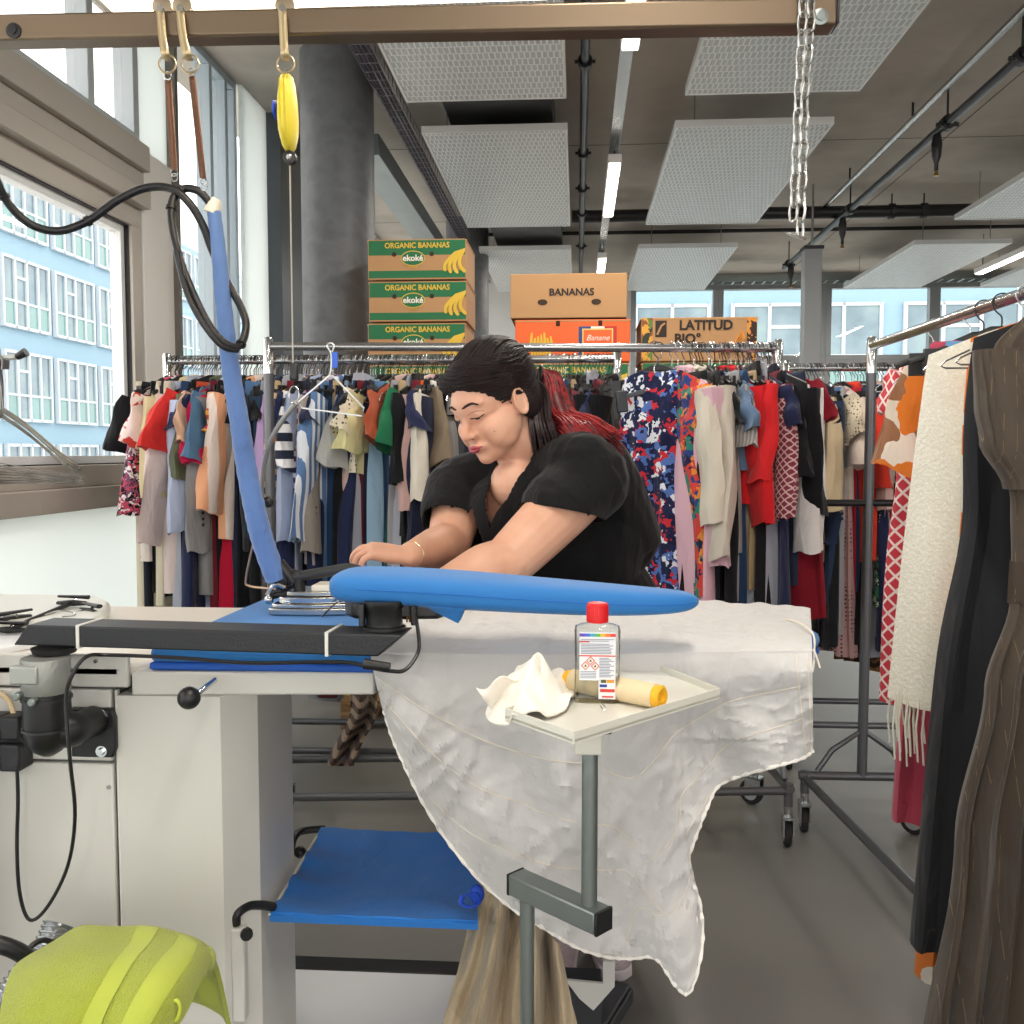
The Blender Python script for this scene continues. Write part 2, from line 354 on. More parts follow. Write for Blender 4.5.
# light track + lamps
LED = mat('#ffffff', .5, emit=('#fff3e4', 14))
def luminaire(x, y0, y1, z, label, en=18):
    o = thing('linear_lamp', label, 'ceiling lamp', (x, (y0+y1)/2, z))
    MB().box(x-.04, x+.04, y0, y1, z, z+.05).build('housing', mat('#dcdcda', .4), o, bevel=.004)
    MB().box(x-.032, x+.032, y0+.02, y1-.02, z-.008, z).build('diffuser', LED, o, smooth=False)
    MB().tube([(x, y0+.1, z+.05), (x, y0+.1, ZC-.002)], .006, 6).tube([(x, y1-.1, z+.05), (x, y1-.1, ZC-.002)], .006, 6).build('suspension', STEEL, o)
    l = bpy.data.lights.new('lamp_light', 'AREA'); l.shape = 'RECTANGLE'; l.size = .06; l.size_y = y1-y0-.05; l.energy = en; l.color = (1, .93, .84)
    lo = bpy.data.objects.new('lamp_light', l); C.objects.link(lo); lo.location = (x, (y0+y1)/2, z-.012); return o
for y0, y1, w_ in ((2.85, 4.17, 'nearest camera'), (5.73, 7.02, 'second in the row'), (8.5, 9.8, 'farthest in the row')):
    luminaire(.215, y0, y1, 3.0, 'narrow glowing ceiling lamp hanging between the panels, '+w_, LAMP)
luminaire(.215, -.1, 1.2, 3.0, 'narrow ceiling lamp overhead above the camera', LAMP); luminaire(.215, -3, -1.7, 3.0, 'narrow ceiling lamp behind the camera', LAMP)
for y0, y1, w_ in ((8.3, 9.5, 'before the back windows'), (5.4, 6.6, 'out to the right'), (2.5, 3.7, 'right of the dress rack'), (-.4, .8, 'right of the camera')):
    luminaire(3.82, y0, y1, 3.0, 'narrow right hand ceiling lamp '+w_, LAMP)
o = MB().box(.185, .245, -3.2, 10.2, 3.11, 3.14).build('mounting_rail', STEEL); tag(o, 'long thin metal rail running above the row of lamps', 'rail')
b = MB(); b.tube([(.03, .5, 3.17), (.03, 10.8, 3.17)], .022, 12); o = thing('sprinkler_pipe', 'dark pipe running straight back between the panels', 'pipe', (.03, 5, 3.17)); b.build('pipe', mat('#2e3034', .35, .5), o)
for y in (3.4, 4.2, 4.7, 6.1, 6.9, 7.6, 8.8): MB().lathe([(.035, -.02), (.035, .02)], (.03, y, 3.17), (0, 1, 0)).tube([(.03-.05, y, 3.17), (.03+.05, y, 3.17)], .009).tube([(.03, y, 3.17), (.03, y, ZC-.002)], .006, 6).build('pipe_clamp', DARK, o)
o = thing('cross_pipe', 'black pipe crossing the ceiling from side to side', 'pipe', (2, 7.92, 3.2)); MB().tube([(-.05, 7.92, 3.22), (5.4, 7.92, 3.22)], .05, 16).build('pipe', mat('#26272b', .35, .3), o)
for x in (.9, 2.5, 2.75, 4.2): MB().lathe([(.062, -.02), (.062, .02)], (x, 7.92, 3.22), (1, 0, 0)).tube([(x, 7.92, 3.25), (x, 7.92, ZC-.002)], .006, 6).build('pipe_clamp', DARK, o)
o = MB().tube([(-.9, 9.0, 3.33), (5.5, 9.0, 3.33)], .018).build('ceiling_cable', BLK); tag(o, 'thin black cable crossing the ceiling behind the cross pipe', 'cable')
o = thing('diagonal_sprinkler_pipe', 'dark sprinkler pipe with hanging heads at the right of the ceiling', 'pipe', (2.05, 5, 3.15)); MB().tube([(2.06, -1, 3.14), (2.06, 9.8, 3.14)], .024, 12).build('pipe', mat('#303338', .3, .6), o)
for y in (3.85, 4.7, 5.6, 7.5, 9.6): MB().lathe([(.04, -.025), (.04, .025)], (2.06, y, 3.14), (0, 1, 0)).tube([(2.0, y, 3.13), (2.12, y, 3.13)], .012).tube([(2.06, y, 3.15), (2.06, y, ZC-.002)], .006, 6).build('pipe_clamp', DARK, o)
for y in (5.75, 7.7, 9.5):
    q = MB().lathe([(.022, 0), (.03, -.05), (.025, -.12), (.012, -.16), (.012, -.2)], (2.06, y, 3.12)).build('sprinkler_head', BLK, o)
    MB().lathe([(.008, 0), (.016, -.03)], (2.06, y, 2.92)).build('nozzle', mat('#b08d4a', .3, .8), q)
o = thing('silver_conduit', 'bright thin metal conduit beside the dark sprinkler pipe', 'conduit', (1.98, 5, 3.26)); MB().tube([(1.97, -1, 3.26), (1.97, 7.9, 3.26)], .018).build('pipe', STEEL, o)
for y in (3, 4.4, 5.9, 7.2): MB().tube([(1.97, y, 3.26), (1.97, y, ZC)], .007, 6).build('bracket', DARK, o)
# cable tray
o = thing('cable_tray', 'long wire cable tray with dark cables along the ceiling', 'cable tray', (-.97, 5, 3.17)); b = MB()
for x in (-1.04, -.99, -.94): 
    for z in (3.14, 3.19): b.tube([(x, 0, z), (x, 10.5, z)], .003, 5)
for k in range(100): y = .1+k*.104; b.tube([(-1.04, y, 3.19), (-1.04, y, 3.14), (-.94, y, 3.14), (-.94, y, 3.19)], .003, 4)
b.build('wire_mesh', mat('#8f8c96', .35, .7), o); b = MB()
for k in range(4): b.tube([(-1.03+k*.022, y*.5, 3.152+.004*sin(y*2+k)) for y in range(22)], .008, 6)
b.build('cable', mat('#3a3247', .5), o)
o = MB().box(-1.32, -1.14, 5.5, 10.5, 3.0, 3.12).build('silver_duct', GALV, bevel=.003); tag(o, 'galvanised steel duct along ceiling beside the thick column', 'duct')
o = thing('far_cable_tray', 'cable tray running across above the back windows', 'cable tray', (3, 10.6, 3.2)); b = MB().box(-.3, 7.5, 10.55, 10.56, 3.14, 3.2).box(-.3, 7.5, 10.75, 10.76, 3.14, 3.2)
for k in range(70): b.box(-.3+k*.11, -.28+k*.11, 10.55, 10.76, 3.14, 3.145)
b.build('tray', GALV, o, smooth=False)
# ================= outside =================
FB = mat('#8fb0c2', .6, var=.03); WF = mat('#c9d2d8', .5); GP = mat('#5c7480', .12, .1, pat='mottle', cols=('#79909a', '#8aa6a2'), scale=.7, spec=.8); GP2 = mat('#6f9a98', .15, spec=.8)
def facade(name, label, origin, ang, cols_, rows, mw, fh):
    o = thing(name, label, 'building', origin); o.rotation_euler = (0, 0, ang)
    MB().box(0, cols_*mw, .12, 10, 0, rows*fh).build('facade', FB, o, smooth=False, local=True)
    wl = None
    for i in range(cols_):
        for j in range(rows):
            if wl is None:
                b = MB(); W, H = mw*.86, fh*.76
                for k in range(5): b.box(W*k/4-.05, W*k/4+.05, -.05, .1, 0, H)
                b.box(0, W, -.05, .1, 0, .1); b.box(0, W, -.05, .1, H-.1, H); b.box(0, W, -.04, .1, H*.36, H*.36+.08)
                b.box(W*.25, W*.5, -.03, .1, H*.7, H*.74)
                w = b.build('window_frame', WF, o, smooth=False, local=True); g = MB().box(.02, W-.02, .02, .11, .02, H-.02).build('pane', GP, w, smooth=False, local=True); wl = w
                p2 = MB().box(.06, W*.25-.05, .0, .02, .1, H*.36).box(W*.5+.05, W-.06, .0, .02, .1, H*.36).build('spandrel', GP2, w, smooth=False, local=True)
            else: w = copy_tree(wl, o)
            w.location = (i*mw+mw*.07, 0, j*fh+fh*.14)
    return o
facade('office_building', 'pale blue office building seen through the left windows', (-19, 24, -4.4), pi/2, 15, 5, 3.2, 3.15)
facade('rear_office_building', 'blue office building seen through the back windows', (-6, 30, -4.0), 0, 7, 4, 5.2, 3.4)
o = MB().box(-60, 80, -60, 90, -4.6, -4.5).build('outdoor_ground', mat('#dad9d4', .9)); struct(o)  # colour made pale so the ground bounces sky light up to the ceiling
# world
w = bpy.data.worlds.new('sky'); bpy.context.scene.world = w; w.use_nodes = True; bg = w.node_tree.nodes['Background']; bg.inputs[0].default_value = (1, .982, .965, 1); bg.inputs[1].default_value = SKY
# ================= racks =================
RZ = 1.65
TUBE = mat('#67696d', .35, .6); TCH = mat('#a9abac', .22, .9)
def caster(parent, x, y, a=0.):
    M_ = Matrix.Translation((x, y, 0)) @ Matrix.Rotation(a, 4, 'Z')
    b = MB().box(-.018, -.013, -.03, .03, .045, .105, M_).box(.013, .018, -.03, .03, .045, .105, M_).box(-.018, .018, -.03, .03, .1, .108, M_); b.lathe([(.014, .105), (.014, .15)], (x, y, 0))
    f = b.build('caster', STEEL, parent)
    ax = M_.to_3x3() @ Vector((1, 0, 0)); c = M_ @ Vector((0, .012, .046)) 
    MB().lathe([(.030, -.012), (.043, -.011), (.046, -.006), (.046, .006), (.043, .011), (.030, .012)], c, ax, 28).build('tyre', RUB, f); MB().lathe([(.008, -.015), (.029, -.012), (.029, .012), (.008, .015)], c, ax, 20).build('wheel', mat('#a7a9aa', .4, .3), f)
def rack(name_lab, a, b_, feet=(1, 1), r=.0165, low=True, mid=False):
    a = Vector(a); b_ = Vector(b_); u = (b_-a).normalized(); v = Vector((-u.y, u.x, 0)); c = (a+b_)/2
    o = thing('clothes_rack', name_lab, 'clothes rack', (c.x, c.y, 0))
    T = lambda p, z: Vector((p.x, p.y, z))
    MB().tube([T(a, RZ), T(b_, RZ)], .0145, 14).build('rail', TCH, o)
    for p, s in ((a, 1), (b_, -1)):
        MB().tube([T(p, .2), T(p, RZ-.09)], r, 14).build('post', TUBE, o); MB().lathe([(r, RZ-.09), (r, RZ+.022), (r*.7, RZ+.03)], (p.x, p.y, 0)).build('post_top', CHROME, o)
        MB().tube([T(p-v*.21, .2), T(p+v*.21, .2)], .015, 12).build('foot', TUBE, o)
        MB().tube([T(p-v*.15, .215), T(p-v*.1, .29), T(p, .36), T(p+v*.1, .29), T(p+v*.15, .215)], .01, 8).build('brace', TUBE, o)
        if mid: MB().tube([T(p-v*.155, 1.13), T(p+v*.155, 1.13)], .012, 12).build('cross_bar', BLK, o)
        for s2 in (-1, 1):
            q = p+v*.19*s2; MB().tube([T(q, .14), T(q, .215)], .015, 10).build('stub', TUBE, o); caster(o, q.x, q.y, .5*s2+.4)
    for s2 in (-1, 1):
        if low: MB().tube([T(a+v*.19*s2, .19), T(b_+v*(.19 if not mid else .04)*s2, .19)], .014, 12).build('base_rail', TUBE, o)
    return o
RA = (P(167, 360, 3.6), P(617, 362, 3.62)); RB = (P(268, 345, 3.12), P(778, 350, 3.30)); RC = (P(786, 371, 4.08), P(1100, 371, 4.08))
rack('rear clothes rack along the window side, rail packed with garments', *RA); rack('front clothes rack behind the woman, its left half of the rail empty', *RB); rack('farthest clothes rack at right, seen between the two nearer racks', *RC)
DX = .99; rack('near clothes rack at right running towards camera, holding the brown dress', (DX-.02, 3.24, 0), (DX+.01, 1.45, 0), mid=True)
def on(R, px):
    a, b_ = R; k0 = (a.x*0); lo, hi = 0., 1.
    n = Rm.transposed()
    def pr(t):
        q = a.lerp(b_, t); q = Vector((q.x, q.y, RZ))-CAM; q = n @ q; return 512+F*q.x/-q.z
    for _ in range(40):
        m_ = (lo+hi)/2
        if pr(m_) < px: lo = m_
        else: hi = m_
    q = a.lerp(b_, lo); return Vector((q.x, q.y, RZ))
# hangers
WIRE = mat('#b4b6b8', .25, .9); HBLK = mat('#17181a', .4)
hk = [(0, 0, -.06), (0, 0, -.035), (0, .012, -.022), (0, .021, -.004), (0, .016, .013), (0, 0, .02), (0, -.016, .013), (0, -.02, -.002)]
def mk_hanger(kind):
    b = MB()
    b.tube(cr(hk, 4), .0019, 6)
    if kind == 'wire':
        b.tube([(0, 0, -.058), (0, .02, -.07), (0, .2, -.155), (0, .21, -.165), (0, .2, -.17), (0, -.2, -.17), (0, -.21, -.165), (0, -.2, -.155), (0, -.02, -.07), (0, 0, -.058)], .0022, 6)
    else:
        b.tube([(0, .2, -.135), (0, .1, -.1), (0, .02, -.068), (0, -.02, -.068), (0, -.1, -.1), (0, -.2, -.135)], [.005, .006, .008, .008, .006, .005], 8, flat=1.6)
        if kind == 'clip':
            for s in (-1, 1): b.box(-.012, .012, s*.15-.018, s*.15+.018, -.16, -.105)
    return b
HANG = {}
def hanger(loc, rz, kind, label, grp):
    if kind not in HANG: h = mk_hanger(kind).build('clothes_hanger', HBLK if kind != 'wire' else WIRE, local=True); HANG[kind] = h
    else: h = HANG[kind].copy(); C.objects.link(h)
    h.location = loc; h.rotation_euler = (0, 0, rz); tag(h, label, 'hanger', grp); return h
def sleeve(b, y0, z0, s, L_, r0, r1, out, seed, n=18, m=12, flat=.55, bend=0.):
    # tube from shoulder outwards/down, as open cloth cone with inner wall
    rings = []
    for i in range(m+1):
        t = i/m; a = out*(1-.35*t); c = Vector((bend*t*t, y0+s*sin(a)*L_*t, z0-cos(a)*L_*t)); r = r0+(r1-r0)*t
        ux = Vector((1, 0, 0)); uy = Vector((0, s*cos(a), sin(a)))
        rings.append([c+ux*(cos(2*pi*k/n)*r*flat)+uy*(sin(2*pi*k/n)*r)*(1+.16*nse(cos(2*pi*k/n)*1.5, sin(2*pi*k/n)*1.5, seed+t*2.5)*2)+Vector((.02*nse(cos(2*pi*k/n)*1.2, t*3, seed), 0, .02*t*nse(cos(2*pi*k/n), sin(2*pi*k/n), seed))) for k in range(n)])
    vs = [p for R_ in rings for p in R_]; fs = [(i*n+k, i*n+(k+1) % n, (i+1)*n+(k+1) % n, (i+1)*n+k) for i in range(m) for k in range(n)]
    cen = sum(rings[-1], Vector())/n+Vector((0, 0, .03)); inner = [cen+(p-cen)*.8 for p in rings[-1]]; o = len(vs); vs += inner; vs.append(cen+Vector((0, 0, .02)))
    fs += [(m*n+k, m*n+(k+1) % n, o+(k+1) % n, o+k) for k in range(n)]+[(o+k, o+(k+1) % n, o+n) for k in range(n)]+[tuple(range(n))[::-1]]
    b.add(vs, fs)
def body(L_, w0, w1, th, sl, seed, fold=.02, waist=None, nf=5, neck=.06, skew=0., hemw=.02, n=44, m=26):
    b = MB(); vs = []
    for i in range(m+1):
        t = i/m
        w = w0+(w1-w0)*t**.8
        if waist: w *= 1-waist[1]*math.exp(-((t-waist[0])/.13)**2)
        tt = .012+(th-.012)*min(1, t*5)**.7
        for k in range(n):
            a = 2*pi*k/n; y = w*cos(a); x = tt*sin(a)
            fo = fold*min(1, t*2.2)*(sin(nf*a*1.0+seed+.8*sin(3*t+seed))*.6+.7*nse(y*9+seed*3, t*1.5, seed*7+(1 if sin(a) > 0 else 5)*.1))
            x += fo; x += skew*t*t
            z = -.075-sl*max(0, abs(y)-neck)*(1-t)-(L_-.075)*t+hemw*t*nse(y*6, seed, 2)*2
            if abs(y) < neck and t < .12: z -= .015*(1-abs(y)/neck)*(1-t/.12)
            vs.append((x, y, z))
    fs = [(i*n+k, i*n+(k+1) % n, (i+1)*n+(k+1) % n, (i+1)*n+k) for i in range(m) for k in range(n)]
    o = len(vs); ring = [Vector(v) for v in vs[-n:]]; c = sum(ring, Vector())/n
    inner = [c+(p-c)*.93+Vector((0, 0, .05)) for p in ring]; vs += [tuple(p) for p in inner]; fs += [(m*n+k, m*n+(k+1) % n, o+(k+1) % n, o+k) for k in range(n)]; fs.append(tuple(o+k for k in range(n))); fs.append(tuple(range(n))[::-1])
    return b.add(vs, fs)
cid = [0]
def garment(loc, rz, kind, m, L_, label, grp, seed=None, w=1., trim=None, skew=0.):
    cid[0] += 1; seed = cid[0]*1.37 if seed is None else seed
    o = thing({'tee': 'top', 'shirt': 'shirt', 'jacket': 'jacket', 'dress': 'dress', 'trousers': 'trousers', 'skirt': 'skirt', 'gown': 'dress'}[kind], label, {'tee': 'top', 'shirt': 'shirt', 'jacket': 'jacket', 'dress': 'dress', 'trousers': 'trousers', 'skirt': 'skirt', 'gown': 'dress'}[kind], loc, grp)
    o['_w'] = [0, 0, 0]; o.rotation_euler = (0, 0, rz)
    rnd = random.Random(cid[0])
    if kind in ('tee', 'shirt', 'jacket', 'dress'):
        w0 = {'tee': .19, 'shirt': .2, 'jacket': .205, 'dress': .17}[kind]*w
        body(L_, w0, w0*({'dress': 1.35}.get(kind, 1.08)), .03 if kind != 'jacket' else .045, .42, seed, fold=.018 if kind != 'dress' else .024, waist=(.35, .15) if kind == 'dress' else None, skew=skew).build('body', m, o, local=True)
        for s in (-1, 1):
            b = MB(); y0 = s*(w0-.02); z0 = -.075-.42*(w0-.06)-.02
            if kind == 'tee' or (kind == 'dress'): sleeve(b, y0, z0, s, rnd.uniform(.15, .30) if kind == 'tee' else .13, .062, rnd.uniform(.07, .125), rnd.uniform(.15, .55), seed, flat=.35, bend=rnd.uniform(-.02, .02))
            elif kind == 'shirt': sleeve(b, y0, z0, s, min(rnd.uniform(.26, .55), L_*.85), .064, rnd.uniform(.045, .075), rnd.uniform(.08, .35), seed, bend=rnd.uniform(-.04, .04))
            else: sleeve(b, y0, z0, s, min(.56, L_*.9), .07, .055, .12, seed, bend=rnd.uniform(-.03, .03))
            q = b.build('sleeve', m, o, local=True)
            if trim and kind == 'jacket' and s < 0:
                tb = MB()
                for k in range(4): tb.ell((.03, y0+s*.05, z0-.46+.022*k), (.005, .007, .007), n=8)
                tb.build('buttons', trim, q, local=True)
        if kind in ('shirt', 'jacket'):
            MB().tube([(.0, -.06, -.085), (.016, -.03, -.075), (.018, 0, -.07), (.016, .03, -.075), (0, .06, -.085), (-.016, .03, -.078), (-.018, 0, -.075), (-.016, -.03, -.078)], .012, 8, closed=True, flat=1.5).build('collar', m, o, local=True)
    elif kind == 'trousers':
        body(L_*.3, .15*w, .16*w, .026, .0, seed, fold=.006, neck=1).build('waist', m, o, local=True)
        for s in (-1, 1):
            bb = body(L_-.19, .075*w, .085*w, .026, 0, seed+s, fold=.012, neck=1)
            for v in bb.v: v.z -= .13; v.y += s*.075*w; v.x += s*.006
            bb.build('leg', m, o, local=True)
    elif kind == 'skirt':
        body(L_, .13*w, .2*w, .045, 0, seed, fold=.03, nf=7, neck=1).build('skirt_panel', m, o, local=True)
        body(.12, .132*w, .136*w, .02, 0, seed, fold=.002, neck=1).build('waistband', m, o, local=True)
    elif kind == 'gown':
        body(L_, .16*w, .24*w, .05, .35, seed, fold=.03, waist=(.3, .12), nf=9).build('body', m, o, local=True)
    return o
def fab(h, pat=None, cols=(), scale=10., axis='Z', rough=.85, **k): return mat(h, rough, var=.10, pat=pat, cols=cols, scale=scale, axis=axis, sheen=.12, wr=.5, bump=(350, .12), spec=.2, **k)
SG = {'rear': -1}
FILL = [('black plain trousers', '#131417'), ('dark navy trousers', '#1d2336'), ('charcoal trousers', '#2c2d31'), ('faded blue jeans', '#50729a'), ('light grey trousers', '#9a9a9e'), ('deep blue jeans', '#263d5e'), ('beige chino trousers', '#b39c78'), ('black long skirt', '#17171a'), ('dove grey skirt', '#a5a9b5'), ('ink blue dress', '#22294a'), ('maroon trousers', '#6b1a26')]
def series(R, rackname, rows, grp, hk_=None, bot=620):
    prev = None; rr = []; n = 0
    for i, r in enumerate(rows):
        rr.append(r)
        if i+1 < len(rows) and rows[i+1][0]-r[0] < 20 and r[4] < bot-15:
            f = FILL[n % len(FILL)]; n += 1
            if rackname == 'rear' and n in (2, 4): f = ('cream loose trousers', '#d8cfb9')
            if rackname == 'rear' and n == 7: f = ('sky grey trousers', '#a9b2c6')
            k = f[0].split()[-1]; k = {'jeans': 'trousers'}.get(k, k)
            rr.append((r[0]+(rows[i+1][0]-r[0])*.5, f[0], f[1], k, bot+random.uniform(-12, 12), dict(yaw=random.uniform(5, 30), w=1.15)))
    rows = rr
    for r in rows:
        px, desc, h, kind, yb = r[:5]; opt = r[5] if len(r) > 5 else {}
        q = on(R, px); rz = radians(SG.get(rackname, 1)*opt.get('yaw', random.uniform(-5, 28)))
        zb = HC-(yb-452)/F*(q.y-.16)
        L_ = RZ-zb
        m = fab(h, opt.get('pat'), opt.get('cols', ()), opt.get('scale', 12.), opt.get('axis', 'Z'))
        lab = '%s hanging %s on the %s rack' % (desc, ('right of the '+prev) if prev else 'at the left end', rackname)
        garment(q, rz, kind, m, L_, lab, grp, w=opt.get('w', 1.), trim=HBLK)
        hanger(q, rz, hk_ or ('wire' if random.random() < .55 else 'plastic' if kind in ('tee', 'shirt', 'dress', 'jacket') else 'clip'), 'hanger carrying the %s on the %s rack' % (desc, rackname), 'hangers on the %s rack' % rackname)
        prev = desc
        if opt.get('lett'):
            pass
NAVY = '#20273a'; BK = '#15161a'
A = [
 (170, 'navy wide trousers', '#20242f', 'trousers', 640, dict(yaw=18)), (175, 'black floral blouse', '#17171c', 'shirt', 500, dict(pat='floral', cols=('#c8506a', '#e6dfe0', '#17171c', '#7b4a66'), scale=50, yaw=22, w=.85)),
 (179, 'white floral top', '#e9dcd6', 'tee', 560, dict(pat='floral', cols=('#e9dcd6', '#c9463f', '#eadfda'), scale=30, yaw=20)), (183, 'cream wide trousers', '#d9d0ba', 'trousers', 660, dict(yaw=40, w=1.25)),
 (188, 'black short tee', '#141418', 'tee', 470, dict(yaw=45, w=1.15)), (193, 'cream puffed blouse', '#cdbf98', 'shirt', 475, dict(yaw=25)), (198, 'black trousers', BK, 'trousers', 585, dict(yaw=28)),
 (203, 'peach satin top', '#c49d84', 'tee', 500), (207, 'pale pink long shirt', '#dccbc7', 'shirt', 600, dict(yaw=25)), (212, 'bright red top', '#cc2f2c', 'tee', 430), (216, 'blue denim shirt', '#4b6d8c', 'tee', 430),
 (220, 'olive green shirt', '#59604a', 'shirt', 475, dict(yaw=15)), (224, 'rust red trousers', '#b4472d', 'trousers', 610, dict(yaw=20)), (229, 'magenta top', '#c81d4e', 'tee', 470), (235, 'pale blue long shirt', '#aeb9d2', 'shirt', 620, dict(yaw=32, w=1.2)),
 (241, 'grey blazer', '#8a8889', 'jacket', 600, dict(yaw=25)), (246, 'crimson skirt', '#ad0f30', 'skirt', 640), (250, 'light blue jeans', '#44688f', 'trousers', 640), (254, 'red striped top', '#c2402f', 'tee', 430, dict(pat='stripe', cols=('#d9a04a',), scale=30)),
 (258, 'orange pale blouse', '#e0a27c', 'shirt', 540, dict(pat='stripe', cols=('#e3d2c8',), scale=12, axis='Y')), (262, 'dark blue jeans', '#2d4868', 'trousers', 640), (267, 'black long dress', BK, 'dress', 640),
 (272, 'black ribbed hoodie', '#1b1c20', 'jacket', 560), (278, 'black lace dress', '#131316', 'dress', 610), (284, 'dark denim jacket', '#2a3d54', 'jacket', 510, dict(yaw=12)), (289, 'black letter print trousers', '#111215', 'trousers', 600, dict(pat='cells', cols=('#111215', '#111215', '#dedede'), scale=30)),
 (294, 'tan trousers', '#a98a64', 'trousers', 600), (299, 'navy white barred top', NAVY, 'tee', 490, dict(pat='stripe', cols=('#e6e6e8',), scale=16)), (304, 'lilac blouse', '#b79bc6', 'shirt', 575), (309, 'orange plaid shirt', '#d88a4a', 'shirt', 480, dict(pat='plaid', cols=('#4f6479', '#e6c79a'), scale=22, yaw=18)),
 (314, 'navy trousers', '#1d2437', 'trousers', 600), (319, 'grey blue shirt', '#9eaac4', 'shirt', 590, dict(yaw=14)), (324, 'dark navy dress', '#1b2140', 'dress', 600), (330, 'taupe jacket', '#9b958d', 'jacket', 560), (336, 'purple checked blouse', '#54335c', 'shirt', 510, dict(pat='plaid', cols=('#c8c3d8', '#8e3050'), scale=26)),
 (342, 'white blue striped shirt', '#d9dfe8', 'shirt', 530, dict(pat='stripe', cols=('#5b7aa6',), scale=30, axis='Y', yaw=15)), (350, 'wide tan linen blouse', '#c9ab78', 'tee', 505, dict(yaw=52, w=1.1)), (357, 'washed denim jeans', '#8296ac', 'trousers', 600), (363, 'plain black dress', BK, 'dress', 600), (368, 'mid blue jeans', '#35537c', 'trousers', 520),
 (373, 'cream dotted top', '#d8cfb8', 'tee', 470, dict(pat='dots', cols=('#5b554c',), scale=60)), (378, 'pale denim skirt', '#92b2ca', 'skirt', 585), (383, 'pale yellow knit', '#d8d3a0', 'tee', 475), (388, 'grey white cardigan', '#b9bbb9', 'tee', 470, dict(yaw=40)), (393, 'turquoise trousers', '#57bd9f', 'trousers', 580, dict(w=.7)),
 (398, 'terracotta tee', '#b0563a', 'tee', 440), (406, 'blush wide blouse', '#cbb0a8', 'shirt', 515, dict(yaw=48, w=1.0)), (413, 'taupe brown skirt', '#80715e', 'tee', 460, dict(yaw=-35, w=.9)), (418, 'bottle green tee', '#1d6b47', 'tee', 440), (422, 'black blouse', BK, 'shirt', 540), (427, 'ivory blouse', '#dcd6c8', 'shirt', 560), (432, 'dusty pink shirt', '#c3a09b', 'shirt', 585, dict(yaw=14)),
 (437, 'white trousers', '#d9d6d0', 'trousers', 580), (442, 'orange wide trousers', '#e2672a', 'trousers', 560, dict(yaw=22)), (448, 'navy long coat', '#20253a', 'jacket', 560, dict(yaw=20)), (454, 'grey trousers', '#84817f', 'trousers', 560),
 (548, 'black printed top', '#1b1b1e', 'tee', 470, dict(pat='floral', cols=('#1b1b1e', '#b8b3a8'), scale=45)), (555, 'black cotton dress', '#16171a', 'dress', 560), (562, 'dark brown top', '#2b201f', 'tee', 500), (569, 'burgundy top', '#5d1a27', 'tee', 500),
 (577, 'red white striped top', '#d8343c', 'tee', 445, dict(pat='stripe', cols=('#ead5d3',), scale=70, axis='Y', yaw=40, w=.8)), (585, 'black cardigan', BK, 'jacket', 500), (592, 'black sequin top', '#1e1f22', 'tee', 470), (599, 'black trousers pair', '#121316', 'trousers', 540), (606, 'blue grey jeans', '#414f66', 'trousers', 560, dict(yaw=20)), (612, 'long black coat', '#131417', 'jacket', 560)]
series(RA, 'rear', A, 'garments on the rear rack')
B = [
 (658, 'navy floral dress', '#1b2143', 'gown', 640, dict(pat='floral', cols=('#1b2143', '#c8313c', '#dfe3ea', '#1b2143', '#5475b8', '#23294f'), scale=38, yaw=62, w=.8)), (672, 'colourful paisley dress', '#c8403a', 'dress', 600, dict(pat='floral', cols=('#28407c', '#d98a3a', '#2e7d6c', '#c8403a', '#1b2143'), scale=34, yaw=30)),
 (684, 'long pink cardigan', '#d8b0bd', 'jacket', 610, dict(yaw=18)), (691, 'cream shirt', '#d5cdbd', 'shirt', 560), (697, 'pale beige shirt', '#c9c0b2', 'shirt', 540), (703, 'black wide trousers', BK, 'trousers', 620), (709, 'grey striped blouse', '#b5b1ac', 'tee', 545, dict(pat='stripe', cols=('#8f8c89',), scale=70, axis='Y', yaw=24)),
 (715, 'grey striped trousers', '#a8a49e', 'trousers', 620, dict(pat='stripe', cols=('#7d7a76',), scale=80, axis='Y')), (720, 'black short dress', BK, 'dress', 600), (726, 'red blouse', '#cb1f25', 'shirt', 505, dict(yaw=18)), (731, 'long red trousers', '#bd1a22', 'trousers', 615, dict(yaw=24)), (736, 'faded denim shirt', '#5b7390', 'tee', 470), (741, 'burgundy geometric blouse', '#7c3446', 'shirt', 500, dict(pat='lattice', cols=('#d3b8b4',), scale=80, yaw=30)),
 (746, 'black tee', BK, 'tee', 500, dict(yaw=34)), (751, 'dark grey trousers', '#222327', 'trousers', 620), (756, 'scarlet shirt', '#d3262a', 'shirt', 500), (761, 'white black striped jacket', '#e4e2e0', 'jacket', 520, dict(yaw=38)), (765, 'navy skirt', '#232936', 'skirt', 600), (768, 'black hooded jacket', '#17181c', 'jacket', 480, dict(yaw=26)), (772, 'dark red dress', '#7d1424', 'dress', 620, dict(yaw=38)), (775, 'dark denim jeans', '#2a3348', 'trousers', 600)]
series(RB, 'front', B, 'garments on the front rack')
